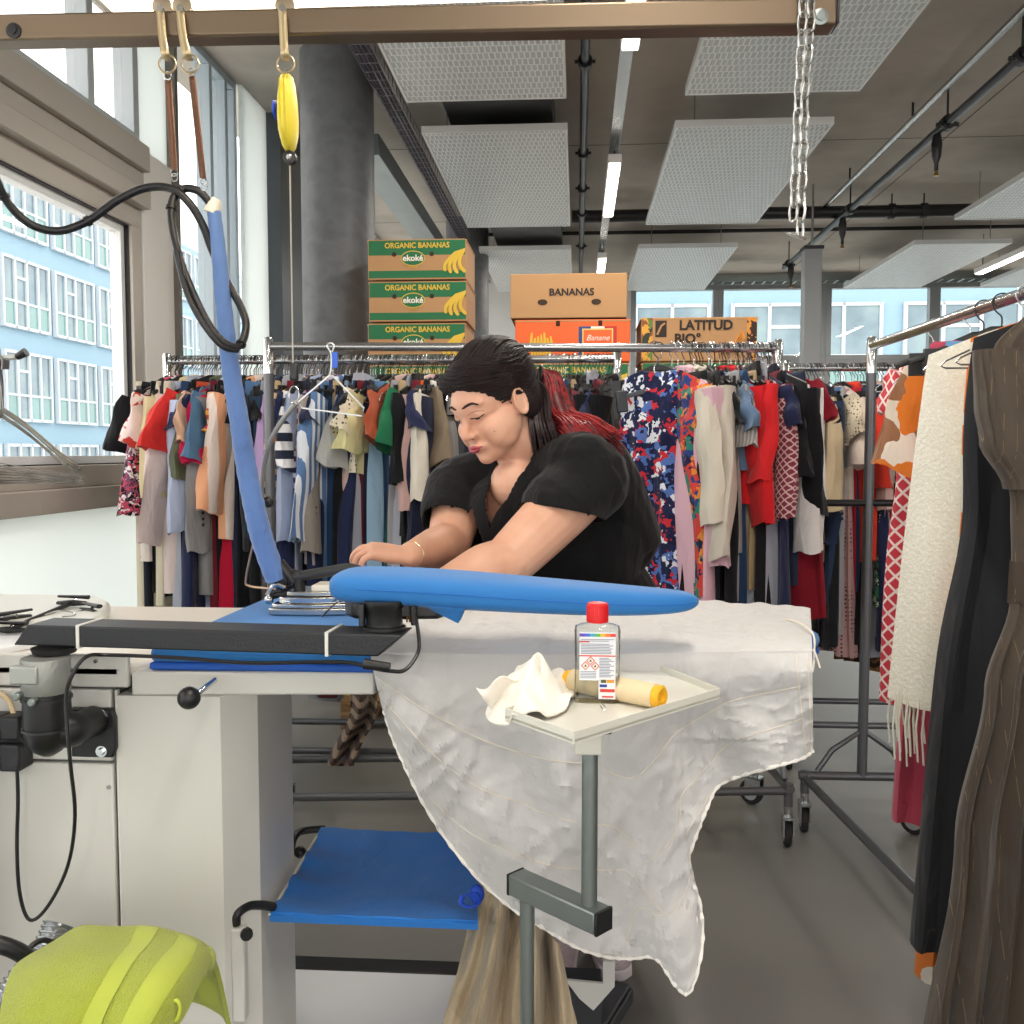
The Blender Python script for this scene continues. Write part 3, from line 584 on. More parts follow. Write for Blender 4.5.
CC = [
 (793, 'olive jacket', '#5c5646', 'jacket', 560), (799, 'sand blouse', '#bca98a', 'shirt', 560), (806, 'cream satin blouse', '#cdbfb1', 'tee', 505, dict(yaw=48, w=1.1)), (812, 'navy denim jacket', '#2a3954', 'jacket', 600), (818, 'cream lace blouse', '#d2c6ae', 'tee', 450, dict(pat='dots', cols=('#4f4636',), scale=70, yaw=25)), (824, 'black fitted dress', BK, 'dress', 640),
 (830, 'pink lace dress', '#b58f8d', 'gown', 655, dict(pat='dots', cols=('#574044',), scale=60, w=.8)), (836, 'cream printed tee', '#d8c9bd', 'tee', 445), (841, 'dark red trousers', '#a3202a', 'trousers', 610), (846, 'black dress', BK, 'dress', 640), (852, 'vermilion shirt', '#d23a2a', 'shirt', 560), (858, 'gold sequin top', '#bda27a', 'tee', 480, dict(pat='dots', cols=('#8a744e',), scale=90)),
 (864, 'emerald green top', '#1f9440', 'tee', 465, dict(yaw=25)), (869, 'black green patterned dress', '#14211a', 'dress', 600, dict(pat='floral', cols=('#14211a', '#2f6b4a', '#b9c2a8'), scale=50)), (874, 'blush blouse', '#caa7a0', 'shirt', 560), (879, 'bronze blouse', '#a98d68', 'shirt', 500), (885, 'brown leopard dress', '#6a4a2b', 'gown', 672, dict(pat='floral', cols=('#2a1d15', '#7d5a36', '#6a4a2b'), scale=32, yaw=25)),
 (891, 'ivory knit', '#d5c9b0', 'tee', 480), (898, 'plum dress', '#32242f', 'dress', 640), (905, 'grey cardigan', '#77757a', 'jacket', 560), (912, 'black top', BK, 'tee', 520), (920, 'brown top', '#4d3d33', 'tee', 520)]
series(RC, 'farthest', CC, 'garments on the farthest rack', bot=650)
# near rack garments
def ndl(y, rz, kind, m, zb, label, w=1., hl='wire'):
    q = Vector((DX, y, RZ)); o = garment(q, pi/2+radians(rz), kind, m, RZ-zb, label, 'garments on the near right rack', w=w)
    hanger(q, pi/2+radians(rz), hl, 'hanger carrying the '+' '.join(label.split()[:4])+' on the near rack', 'hangers on the near right rack'); return o
ndl(2.75, -62, 'dress', fab('#c93f4b', 'lattice', ('#f0ded8',), 45), .55, 'red and white geometric dress farthest back on the near right rack', .7)
ndl(2.5, -50, 'tee', fab('#e07c2c', 'floral', ('#ddd0bd', '#96684a', '#e9dccb', '#e07c2c'), 16), 1.03, 'orange and brown floral blouse on the near right rack', .72)
ndl(2.32, -10, 'trousers', fab('#6fa0cc'), .38, 'light blue denim trousers behind the cream fringed knit', .8, 'clip')
ndl(2.42, -12, 'skirt', fab('#c8546a'), .36, 'pink red skirt beside the light blue denim', .9, 'clip')
kn = thing('fringed_knit', 'cream openwork knitted shawl with long fringe on the near right rack', 'shawl', (DX, 2.2, RZ), 'garments on the near right rack'); kn['_w'] = [0, 0, 0]; kn.rotation_euler = (0, 0, pi/2-.12)
KM = mat('#f4f1e4', .9, bump=(120, 1.0), pat='mottle', cols=('#e4e1d0', '#f6f4ea'), scale=140, sheen=.3)
body(.92, .2, .27, .05, .4, 3.3, fold=.014).build('body', KM, kn, local=True); b = MB()
for k in range(90):
    y = random.uniform(-.26, .26); x = random.uniform(-.035, .045); z = -.9+random.uniform(-.02, .02); l = random.uniform(.09, .17)
    b.tube([(x, y, z), (x+.006*nse(k), y+.006, z-l*.5), (x+.01*nse(k, 3), y, z-l)], .0022, 4)
f_ = b.build('fringe', mat('#e8e5d6', .9), kn, local=True); f_['kind'] = 'stuff'
hanger((DX, 2.2, RZ), pi/2-.12, 'wire', 'hanger carrying the cream fringed knit on the near rack', 'hangers on the near right rack')
ndl(2.03, -2, 'gown', mat('#17191f', .8, wr=.4, sheen=.1), .24, 'long black coat hanging between the cream knit and brown dress', 1.1)
ndl(2.12, 0, 'gown', fab('#e8823a', 'floral', ('#e6ddcf', '#e8823a', '#e6ddcf'), 16), .12, 'long orange and white patterned dress, its hem below the black coat', .93)
# hero brown dress
dr = thing('brown_dress', 'dark brown pleated dress with gold threads, nearest on the right rack', 'dress', (DX+.02, 1.84, RZ)); dr['_w'] = [0, 0, 0]; dr.rotation_euler = (0, 0, -.03)
DM = mat('#43382c', .75, pat='thread', cols=('#8a7350',), scale=48, sheen=.2, wr=.3, bump=(300, .15), var=.1)
def drapeX(rows, n=120, dep=.05, seed=1., amp=.012, nf=9, m=40):
    vs = []
    zs = [r[0] for r in rows]
    for i in range(m+1):
        z = zs[0]+(zs[-1]-zs[0])*i/m; j = max(k for k in range(len(zs)) if zs[k] >= z-1e-9); j = min(j, len(zs)-2); f = (zs[j]-z)/(zs[j]-zs[j+1]); f = f*f*(3-2*f)
        xl, xr, dd, am = [rows[j][q]+(rows[j+1][q]-rows[j][q])*f for q in (1, 2, 3, 4)]
        for k in range(n):
            a = 2*pi*k/n; u = cos(a); x = (xl+xr)/2+u*(xr-xl)/2; y = dd*sin(a)*(1 if abs(sin(a)) > 0 else 1)
            ph = nf*2.2*u+.6*sin(u*5+seed)+(.25*z*3); y += am*(sin(ph*1.9)+.6*sin(ph*3.7+1)+.5*nse(x*14, z*1.2, seed)); vs.append((x, y, z))
    b = MB(); fs = [(i*n+k, (i+1)*n+k, (i+1)*n+(k+1) % n, i*n+(k+1) % n) for i in range(m) for k in range(n)]; fs += [tuple(range(n)), tuple(range(m*n, (m+1)*n))[::-1]]
    return b.add(vs, fs)
drapeX([(-.075, -.17, .15, .014, .001), (-.16, -.235, .2, .03, .004), (-.3, -.235, .2, .05, .006), (-.45, -.195, .19, .055, .007), (-.56, -.19, .19, .05, .004)], amp=1).build('bodice', DM, dr, local=True)
drapeX([(-.555, -.193, .193, .052, .0015), (-.63, -.195, .195, .053, .0015), (-.635, -.196, .196, .05, .003)]).build('waistband', mat('#3a2f24', .75, pat='thread', cols=('#8a7350',), scale=48, wr=.2, bump=(300, .15)), dr, local=True)
drapeX([(-.63, -.192, .192, .045, .004), (-.8, -.235, .22, .06, .012), (-1.1, -.285, .27, .075, .02), (-1.56, -.33, .31, .085, .026)], nf=11).build('skirt', DM, dr, local=True)
drapeX([(-.16, -.27, -.17, .035, .003), (-.26, -.262, -.15, .05, .006), (-.33, -.25, -.14, .055, .006), (-.42, -.205, -.12, .05, .004)], n=40, m=16).build('sleeve', DM, dr, local=True)
hanger((DX+.02, 1.84, RZ), pi/2-.03, 'wire', 'wire hanger carrying the dark brown dress', None)
for k, y in enumerate((1.6, 1.64, 1.69, 1.75)): hanger((DX, y, RZ), pi/2+.1*k-.2, 'wire', 'empty wire hanger on the near right rack rail', 'empty wire hangers on the near rail')
hanger(on(RB, 775)+Vector((.0, 0, 0)), .3, 'wire', 'empty wire hanger at the right end of the front rack rail', None)
# big grey clip hanger
q = on(RB, 655)+Vector((-.0, -.0, 0)); g = thing('clip_hanger', 'large dark grey plastic hanger with two clips on the front rail', 'hanger', q); g['_w'] = [0, 0, 0]; g.rotation_euler = (0, -.0, .2)
MB().tube(cr([(0, 0, -.09), (0, 0, -.06), (.02, 0, -.03), (.022, 0, 0), (.01, 0, .018), (-.008, 0, .02), (-.016, 0, .012)], 5), .003, 8).build('hook', CHROME, g, local=True)
GY = mat('#474e57', .45); R_ = Matrix.Rotation(-.25, 4, 'Y')
MB().prism([(-.17, -.008), (-.16, .006), (-.05, .01), (-.035, .035), (.03, .04), (.05, .012), (.2, .006), (.2, -.008)], -.005, .005, Matrix.Translation((.03, 0, -.13)) @ R_ @ Matrix.Rotation(pi/2, 4, 'X')).build('arm', GY, g, local=True, bevel=.003)
for xx in (-.15, .19): MB().box(-.018, .018, -.014, .014, -.05, .022, Matrix.Translation((.03, 0, -.13)) @ R_ @ Matrix.Translation((xx, 0, 0)) @ Matrix.Rotation(.15, 4, 'Y')).build('clip', mat('#33383f', .4), g, local=True, bevel=.004)
# ================= boxes =================
CARD = mat('#b48a5f', .85, var=.06, bump=(60, .1)); GRN = mat('#1f6b42', .7, var=.05); YEL = mat('#d9b53a', .6); OR = mat('#e8632a', .65, var=.05); KB = mat('#2b211b', .7); OFFW = mat('#e8e2d4', .7)
o = thing('pallet', 'wooden pallet under the stacked fruit boxes', 'pallet', (-.1, 4.75, 0)); PW = mat('#9c7850', .8, pat='mottle', cols=('#84623f', '#ad8a60'), scale=6, stretch=(1, 8, 8))
for k in range(5): MB().box(-1.1, 1.0, 4.32+k*.19, 4.32+k*.19+.13, .115, .14).build('top_board', PW, o, bevel=.002)
for x in (-1.1, -.1, .87): 
    MB().box(x, x+.13, 4.32, 5.2, .0, .022).build('skid', PW, o)
    for y in (4.32, 4.7, 5.07): MB().box(x, x+.13, y, y+.12, .022, .115).build('block', PW, o)
bn = []
def banana(M, m, parent, L_=.11):
    b = MB()
    for k in range(4):
        a = -.9+k*.22; pts = [(-.045*0+sin(a)*L_*t*(1+.1*k)+.012*k, .0, -L_*1.0*cos(a)*t-.05*sin(t*pi)*(0)) for t in (0, .25, .5, .75, 1)]
        pts = [M @ Vector((p[0]-.03*sin(pi*i/4), -p[2]*-1, 0)) for i, p in enumerate(pts)]
        b.tube(cr(pts, 3), [.0025]+[.009]*(len(cr(pts, 3))-2)+[.003], 6, flat=.25, up=M.to_3x3() @ Vector((0, 0, 1)))
    return b.build('banana_print', m, parent)
def fbox(px0, px1, d, z0, h, style, label, lid=False):
    xa = P(px0, 452, d).x; xb = P(px1, 452, d).x; xc = (xa+xb)/2; W = xb-xa
    j = random.uniform(-.006, .006); xa += j; xb += j
    o = thing('banana_box', label, 'box', (xc, d+.2, z0), 'stacked fruit boxes'); top = z0+h
    base = {'orange': OR}.get(style, CARD)
    MB().box(xa, xb, d, d+.38, z0, top-.002).build('carton', base, o, smooth=False, bevel=.004)
    f = d-.0012-(.003 if style == 'plain' else 0)
    def strip(x0, x1, a0, a1, m, n_='printed_band', dd=0): return MB().box(x0, x1, f-dd, d+.001, a0, a1).build(n_, m, o, smooth=False)
    if style in ('eko', 'agro'):
        strip(xa+.004, xb-.004, z0+h*.60, top-.008, GRN); strip(xa+.004, xb-.004, z0+.008, z0+h*(.22), GRN)
        text('ORGANIC BANANAS', .036, FM(xc, f-.001, z0+h*.83), YEL, o, bold=.0008, sx=.92)
        e = MB().lathe([(.0, 0), (1, 0), (1, 1), (0, 1)], (0, 0, 0), n=28); e.v = [Vector((xc-.02+v.x*.058, f-.0005-.001*v.z, z0+h*.52+v.y*.036)) for v in e.v]; e.build('oval_logo', YEL, o)
        e = MB().lathe([(.0, 0), (1, 0), (1, 1), (0, 1)], (0, 0, 0), n=28); e.v = [Vector((xc-.02+v.x*.054, f-.0012-.001*v.z, z0+h*.52+v.y*.032)) for v in e.v]; lg = e.build('oval_fill', GRN, o)
        text('ekoké', .04, FM(xc-.02, f-.0028, z0+h*.52), OFFW, o, bold=.001); text('ORGANIC', .011, FM(xc-.02, f-.0028, z0+h*.30), YEL, o)
        banana(FM(xb-.07, f-.002, z0+h*.16) @ Matrix.Translation((.03, .1, 0)) @ Matrix.Rotation(.35, 4, 'Z'), YEL, o)
        for s in (-1, 1): 
            e = MB().lathe([(.011, 0), (.011, .002)], (xc-.02+s*.09, f+.0005, z0+h*.62), (0, -1, 0), 16).build('hand_hole', mat('#3a2c20', .9), o)
        if style == 'agro': text('Agrofair', .035, FM(xc-.1, f-.002, z0+h*.4), GRN, o, shear=.3)
    elif style == 'plain':
        text('BANANAS', .044, FM(xc+.01, f-.0008, z0+h*.58), KB, o, bold=.0012)
        for s in (-1, 1):
            e = MB().lathe([(0, 0), (1, 0), (1, 1), (0, 1)], n=20); e.v = [Vector((xc+s*.12+v.x*.022, f-.001*v.z+.0004, z0+h*.36+v.y*.013)) for v in e.v]; e.build('hand_hole', mat('#3a2c20', .9), o)
        MB().box(xa-.004, xb+.004, d-.003, d+.384, z0-.0, z0+h+.002).build('lid', CARD, o, smooth=False, bevel=.004).name = 'lid'
    elif style == 'orange':
        for s in (-.06, .13): strip(xc+s-.009, xc+s+.009, top-.032, top-.008, mat('#3a1d10', .9), 'slot')
        x0 = xb-.23; strip(x0, x0+.17, z0+.0, top-.034, mat('#24467e', .6), 'label_border'); strip(x0+.055, x0+.115, z0, top-.034, OFFW, 'label_border', .0005); strip(x0+.115, x0+.17, z0, top-.034, mat('#c22f2c', .6), 'label_border', .0005)
        strip(x0+.016, x0+.154, z0, top-.044, mat('#e8c06a', .6), 'label_frame', .001); strip(x0+.022, x0+.148, z0, top-.05, OR, 'label_panel', .0016)
        text('Banane', .036, FM(x0+.085, f-.003, top-.086), OFFW, o, shear=.35)
        e = MB()
        for k in range(7): e.tube([(xa+.075+.014*k, f-.001, top-.06-.008*((k*3) % 4)), (xa+.07+.016*k, f-.002, top-.12), (xa+.08+.012*k, f-.001, top-.17)], [.004, .009, .004], 6, flat=.3)
        e.build('banana_print', YEL, o)
    elif style == 'lat':
        text('LATITUD', .058, FM(xa+.285, f-.001, z0+h*.80), KB, o, bold=.0022); text('BIO°', .058, FM(xa+.205, f-.001, z0+h*.50), KB, o, bold=.0022)
        strip(xa+.062, xa+.112, z0+h*.55, z0+h*.92, KB, 'fair_trade_mark'); MB().tube([(xa+.07, f-.002, z0+h*.6), (xa+.088, f-.002, z0+h*.8), (xa+.104, f-.002, z0+h*.86)], .005, 6, flat=.3).build('mark_swirl', CARD, o)
        e = MB()
        for k in range(5): e.tube([(xb-.17+.02*k, f-.001, z0+h*.15), (xb-.11+.012*k, f-.002, z0+h*.3+.012*k), (xb-.07, f-.001, z0+h*.68)], [.004, .014, .004], 6, flat=.2)
        e.build('fruit_print', mat('#d88f3c', .7), o); strip(xb-.045, xb-.002, z0+.004, top-.004, mat('#3a2418', .7, pat='cells', cols=('#d88f3c', '#7a9a3c', '#3a2418'), scale=40), 'leaf_print')
        strip(xa+.003, xa+.05, z0+.004, top-.004, mat('#2e3a2a', .7, pat='cells', cols=('#d8a03c', '#5f7f3a', '#8a4b2a'), scale=30), 'leaf_print')
    elif style == 'green':
        strip(xa+.004, xb-.004, z0+h*.25, top-.005, GRN); text('ORGANIC BANANAS', .042, FM(xc, f-.001, z0+h*.66), YEL, o, bold=.001, sx=.9)
    MB().box(xa-.003, xb+.003, d-.001, d+.383, z0+h-.012, z0+h-.006).build('lid_edge', CARD, o, smooth=False)
    return o
h = .198; z0 = .141
ords = ['lowest', 'second lowest', 'third lowest', 'fourth from bottom', 'fifth from bottom', 'sixth from bottom', 'seventh from bottom', 'fourth from top', 'third from top', 'second from top', 'topmost']
for k in range(11):
    fbox(370, 467, 4.55, z0+k*h, h-.006, 'eko' if k != 7 else 'agro', 'green banded banana box in the left stack by the column, '+ords[k]+' of it')
h2 = .1955
ords2 = ['lowest', 'second lowest', 'third lowest', 'fourth from bottom', 'fifth from bottom', 'fifth from top', 'fourth from top', 'third from top']
for k in range(8): fbox(514, 627, 4.32, z0+k*h2, h2-.004, 'eko', 'brown fruit box in the middle stack under the orange box, '+ords2[k])
fbox(514, 628, 4.32, z0+8*h2, h2-.004, 'orange', 'orange fruit box under the plain brown box in the middle stack'); fbox(512, 626, 4.32, z0+9*h2, h2, 'plain', 'plain brown banana box on top of the middle stack')
for k in range(7): fbox(640, 752, 4.32, z0+k*h2, h2-.004, 'agro' if k == 6 else 'eko', 'fruit box in the right stack, '+(ords2[k] if k < 6 else 'third from top'))
fbox(640, 754, 4.32, z0+7*h2, h2-.004, 'green', 'green fronted banana box under the leaf printed box'); fbox(640, 755, 4.32, z0+8*h2, h2, 'lat', 'brown leaf printed fruit box on top of the right stack')
# ================= ironing station =================
def flat(d, px, py): return P(px, py, d)
mc = P(200, 700, 1.6); o = ST = thing('ironing_station', 'white steam ironing station with blue board in the left foreground', 'ironing table', (-.9, 1.65, 0))
WM = mat('#d0cfc9', .38, var=.03); WM2 = mat('#d4d2cd', .38, var=.02); SHD = mat('#6b6d6c', .6)
YC = 1.40
xl = lambda px, d=YC: P(px, 800, d).x
poly = [(xl(119), YC), (xl(222), YC), (xl(259, YC+.06), YC+.06), (xl(293, YC+.3), YC+.3), (xl(119), YC+.42)]
MB().prism(poly, .06, .925).build('main_cabinet', WM, o, smooth=False)
MB().box(-1.5, xl(117)-.003, YC+.012, 1.95, .06, .955).build('cabinet_core', SHD, o, smooth=False)
def pan(px0, px1, z0, z1, n_='front_panel', m=None, y=YC): return MB().box(xl(px0), xl(px1), y, y+.012, z0, z1).build(n_, m or WM, o, bevel=.003)
zz = lambda py, d=YC: P(100, py, d).z
pan(-260, 113.5, .1, zz(764)); pan(-260, 113.5, zz(761), zz(690)); pan(-260, 131, zz(687.5), zz(655), 'upper_panel')
pan(117, 119.5, .1, zz(690), 'corner_trim', WM2)
for (px, py) in ((109, 787), (96, 661)): MB().lathe([(.0035, 0), (.003, .003)], P(px, py, YC), (0, -1, 0), 12).build('screw', STEEL, o)
# white top slab
x_r = xl(238, 1.9)
MB().prism([(-1.5, 1.40), (-.70, 1.40), (-.675, 1.43), (-.66, 1.6), (-.60, 1.95), (-1.5, 1.95)], .952, .972).build('worktop', mat('#e2ddd2', .3, var=.02), o, bevel=.006)
# raised steam unit top (rounded)
pz = [(-1.5, 1.62), (xl(92, 1.62), 1.62), (xl(112, 1.7), 1.69), (xl(118, 1.85), 1.84), (xl(100, 1.93), 1.93), (-1.5, 1.93)]
MB().prism(pz, .972, .999).build('steam_unit_cover', mat('#d9dad2', .35), o, bevel=.008)
MB().prism([(-1.5, 1.45), (-.93, 1.45), (-.9, 1.52), (-.9, 1.6), (-1.5, 1.6)], .972, .985).build('document_recess', mat('#e9ecef', .3), o, bevel=.003)
# board support lip
b = MB(); b.prism([(xl(134), 1.40), (-.31, 1.43), (-.31, 1.86), (xl(134), 1.9)], .925, .962); b.build('board_support', WM, o, bevel=.004)
# blue board
bp = [(-.66, 1.41), (-.645, 1.93), (-.1, 1.93), (.2, 1.90), (.33, 1.82), (.40, 1.70), (.405, 1.60), (.365, 1.50), (.25, 1.44), (-.1, 1.415)]
MB().prism(bp, .963, .975).build('board_cover_underside', mat('#1b56b5', .7), o, bevel=.004); MB().prism(bp, .974, 1.0).build('board_cover', BLUE, o, bevel=.01)
# lever
k = P(189, 698, 1.32); MB().tube([P(215, 680, 1.40), P(198, 693, 1.34), k], .0042, 10).build('lever_rod', CHROME, o); MB().ell(k, .0165, n=24).build('lever_knob', BLK, o)
# base plate
MB().prism([(-1.5, 1.3), (-.45, 1.3), (-.43, 1.35), (-.08, 1.5), (-.03, 2.12), (-1.5, 2.12)], .06, .098).build('base_plate', mat('#d9dbdc', .35), o, bevel=.004)
MB().box(-1.5, -.05, 2.1, 2.16, .045, .1).build('base_edge', BLK, o, bevel=.004)
for x in (-1.3, -.2): 
    for y in (1.45, 2.05): MB().lathe([(.025, 0), (.022, .06)], (x, y, 0)).build('levelling_foot', RUB, o)
MB().prism([(0, 0), (.03, .01), (.05, .085), (.0, .085)], 0, .01, Matrix.Translation((-.47, 1.42, .098)) @ Matrix.Rotation(.2, 4, 'Z') @ Matrix.Rotation(pi/2, 4, 'X')).build('side_gusset', WM, o)
# fin
MB().prism([(0, 0), (.03, -.025), (.075, .03), (.075, .085), (.05, .085), (.05, .035), (-.03, .04)], 0, .008, Matrix.Translation((.01, 1.98, .13)) @ Matrix.Rotation(pi/2, 4, 'X')).build('pedal_bracket', WM, o)
MB().box(-.04, .06, 1.985, 2.08, .06, .14).build('bracket_base', mat('#43454a', .4, .4), o, bevel=.003)
# elbow pipe
g = P(46, 676, 1.325); ex = g.x
col = MB().lathe([(.031, -.026), (.034, -.022), (.034, .026), (.033, .028)], g, (0, 0, 1), 30).build('pivot_collar', mat('#9a9d99', .5, .6, var=.1, bump=(150, .3)), o)
MB().box(ex-.034, ex+.008, 1.325-.037, 1.325-.02, g.z-.005, g.z+.022).build('collar_plate', mat('#a9aca8', .45, .6), col, bevel=.003)
MB().lathe([(.033, -.02), (.0335, -.07), (.032, -.085), (.028, -.1), (.02, -.111), (.009, -.118), (.001, -.12)], (ex, 1.325, g.z), n=32).build('elbow_pipe', BLK, o)
MB().tube(cr([(ex+.012, 1.33, g.z-.082), (ex+.03, 1.345, g.z-.084), (ex+.036, 1.39, g.z-.084)], 5), [.026]*6+[.023]*5, 22).build('pipe_stub', BLK, o)
for dz in (0, -.028): MB().lathe([(.0355, -.002), (.0355, .002)], (ex, 1.325, g.z-.032+dz*1.6), n=30).build('pipe_ring', DARK, o)
f0 = P(70, 708, YC-.01); f1 = P(116, 758, YC-.01)
MB().prism([(f0.x, f1.z), (f1.x-.006, f1.z), (f1.x, f1.z+.015), (f1.x, f0.z-.015), (f1.x-.006, f0.z), (f0.x, f0.z)], -.0, .01, Matrix.Translation((0, YC, 0)) @ Matrix.Rotation(pi/2, 4, 'X')).build('mounting_flange', BLK, o, bevel=.002)
for (px, py) in ((102, 715), (102, 751)): MB().lathe([(.009, 0), (.009, .002), (.0055, .002), (.0055, .008)], P(px, py, YC-.01), (0, -1, 0), 6).lathe([(.0088, 0), (.0088, .003)], P(px, py, YC-.01), (0, -1, 0), 24).build('bolt', CHROME, o)
for (px, py) in ((35, 701), (20, 695)): MB().lathe([(.006, 0), (.006, .01), (.004, .012)], P(px, py, 1.292), (0, -1, 0), 12).build('set_screw', GALV, o)
# black arm
A0 = P(14, 642, 1.345); A1 = P(402, 652, 1.30); u = (Vector((A1.x-A0.x, A1.y-A0.y, 0))); Ln = u.length; ang = atan2(u.y, u.x)
MM = Matrix.Translation((A0.x, A0.y, 1.013)) @ Matrix.Rotation(ang, 4, 'Z') @ Matrix.Rotation(pi/2, 4, 'X')
arm = MB().prism([(-.002, 0), (Ln-.035, 0), (Ln, .031), (.022, .031)], -.065, 0.0, MM).build('swing_arm', mat('#1d2024', .42, bump=(250, .2), var=.1), o, bevel=.0025)
R2 = Matrix.Translation((A0.x, A0.y, 1.013)) @ Matrix.Rotation(ang, 4, 'Z')
for t in (.103, .484):
    MB().box(t-.0025, t+.0025, -.0015, .0665, -.002, .033, R2).build('cable_tie', mat('#dcdcd6', .4), arm, smooth=False, bevel=.0006)
MB().lathe([(.03, -.008), (.033, 0)], (ex, 1.35, 1.01)).build('arm_bearing', BLK, o)
# cord: arm to left and the loop
cb = [P(415, 612, 1.34), P(419, 640, 1.34), P(417, 655, 1.32), P(405, 670, 1.3), P(390, 671, 1.3), P(372, 668, 1.3), P(340, 662, 1.31), P(250, 663, 1.315), P(180, 658, 1.32), P(110, 655, 1.32), P(86, 657, 1.29), P(72, 676, 1.28), P(66, 700, 1.28), P(70, 760, 1.28), P(75, 815, 1.3), P(68, 865, 1.33), P(48, 906, 1.35), P(30, 920, 1.36), P(20, 895, 1.36), P(17, 850, 1.36), P(18, 800, 1.36), P(17, 768, 1.36)]
MB().tube(cr(cb, 6), .0028, 8).build('power_cord', BLK, o)
MB().tube([P(413, 606, 1.34), P(414, 625, 1.34)], [.006, .0045], 10).build('cord_strain_relief', BLK, o)
MB().tube([P(364, 664, 1.3), P(390, 667, 1.3)], [.008, .006], 10).build('cord_clamp', BLK, o)
# connector
for (x0, x1) in ((-8, 6), (7, 26)):
    for (y0, y1) in ((714, 737), (741, 768)):
        a = P(x0, y1, 1.38); c = P(x1, y0, 1.38); MB().box(a.x, c.x, 1.36, 1.40, a.z, c.z).build('connector_block', DARK, o, bevel=.004)
a = P(0, 745, 1.37); MB().box(a.x-.02, a.x+.036, 1.372, 1.40, a.z-.006, a.z+.012).build('connector_clip', BLK, o)
MB().tube(cr([P(14, 715, 1.385), P(8, 700, 1.39), P(-6, 692, 1.39), P(-30, 690, 1.39)], 5), .004, 8).build('beige_cable', mat('#cdb894', .5), o)
# bracket holding tray
def trayp(px, py, d): return P(px, py, d)
a = P(233, 916, YC+.02); c = P(243, 1018, YC+.02)
MB().prism([(0, 0), (.021, -.0), (.021, .15), (0, .15)], 0, .02, Matrix.Translation((a.x, YC+.028, c.z)) @ Matrix.Rotation(pi/2, 4, 'X') ).build('tray_bracket', WM, o, bevel=.003)
MB().lathe([(.005, 0), (.005, .008), (.009, .009), (.01, .015), (.0085, .019)], P(247, 930, YC+.006), (.3, -1, 0), 16).build('bracket_knob', BLK, o)
# blue tray
t = thing('cloth_tray', 'blue fabric sling tray hung below the ironing board', 'tray', P(380, 890, 1.6)); BT = mat('#2078cf', .65, sheen=.1, wr=.15, bump=(500, .15))
c00, c10, c11, c01 = P(270, 914, 1.47), P(478, 922, 1.47), P(478, 836, 1.86), P(322, 828, 1.86)
def tf(u, v):
    p = (c00*(1-u)+c10*u)*(1-v)+(c01*(1-u)+c11*u)*v; p.z -= .014*sin(pi*v)*min(1, u*4+.3)*1-.006*sin(v*22+u*3)*math.exp(-u*6)-.003*nse(u*6, v*5); return p
MB().grid(tf, 40, 24, .004).build('fabric', BT, t)
MB().grid(lambda u, v: c00*(1-u)+c10*u+Vector((0, .004*v-.003, -.012*v)), 20, 2, .004).build('hem', BT, t)
MB().tube([c00+Vector((0, -.004, 0)), c01], .0022, 6).build('white_piping', OFFW, t)
MB().tube(cr([P(236, 924, YC+.02), P(237, 914, 1.42), P(248, 906, 1.44), P(260, 905, 1.46), P(274, 907, 1.48)], 5), .0075, 12).build('front_tube', BLK, t)
MB().tube(cr([P(291, 850, 1.8), P(294, 838, 1.82), P(302, 831, 1.85), P(325, 829, 1.868)], 5), .0075, 12).build('rear_tube', BLK, t)
MB().ell(P(300, 852, 1.8), .012, n=14).build('tube_knob', BLK, t)
MB().tube(cr([P(463, 896, 1.46), P(476, 893, 1.45), P(480, 902, 1.45), P(470, 907, 1.45), P(461, 903, 1.455), P(463, 896, 1.46)], 4), .0045, 8, flat=.4).ell(P(477, 894, 1.46), (.012, .01, .016)).build('tie_strap', mat('#1545b5', .7), t)
# ---- sleeve board ----
s = thing('sleeve_board', 'padded bright blue sleeve board on a black swivel mount', 'sleeve board', P(385, 640, 1.345)); D = 1.40
prof = [(333, 582, 585, .012), (335, 575, 592, .04), (340, 571, 596, .055), (350, 568.5, 599, .065), (370, 568, 601, .07), (420, 569.5, 604, .07), (470, 573, 607, .067), (540, 579, 611, .06), (600, 584, 613.5, .052), (640, 587.5, 613.5, .045), (670, 590, 612.5, .037), (687, 592, 610, .027), (695, 595, 607, .017), (699, 599, 603, .005)]
b = MB(); n = 28; vs = []
for (px, t0, t1, w) in prof:
    a = P(px, t0, D); c = P(px, t1, D); zc = (a.z+c.z)/2; h_ = (a.z-c.z)/2
    for k in range(n):
        q = 2*pi*k/n; cx, sx = cos(q), sin(q); e = .62
        yy = w*(abs(cx)**e)*(1 if cx > 0 else -1); z_ = h_*(abs(sx)**e)*(1 if sx > 0 else -1)
        if z_ > 0: z_ *= 1.0
        vs.append((a.x, D+yy, zc+z_))
m_ = len(prof); b.add(vs, [(i*n+k, i*n+(k+1) % n, (i+1)*n+(k+1) % n, (i+1)*n+k) for i in range(m_-1) for k in range(n)]+[tuple(range(n))[::-1], tuple(range((m_-1)*n, m_*n))])
so = b.build('padded_cover', BLUE, s, auto=80); so.modifiers.new('s', 'SUBSURF').render_levels = 1
MB().tube(cr([P(px, t1-(t1-t0)*.33, D-w*.985-.0005) for px, t0, t1, w in prof[1:-1]], 4), .0009, 5).build('cover_seam', mat('#1968bd', .7), s)
b = MB(); b.grid(lambda u, v: P(428+36*u, 606+u*3+v*(15*u+2)*(1 if u < .85 else (1-u)/.15*.9+.1), D-.062+.012*v), 12, 4, .002); b.build('cover_flap', BLUE, s)
b = MB(); up = [(345, 1.37), (352, 1.345), (400, 1.342), (440, 1.35), (449, 1.38), (440, 1.44), (360, 1.45), (346, 1.42)]
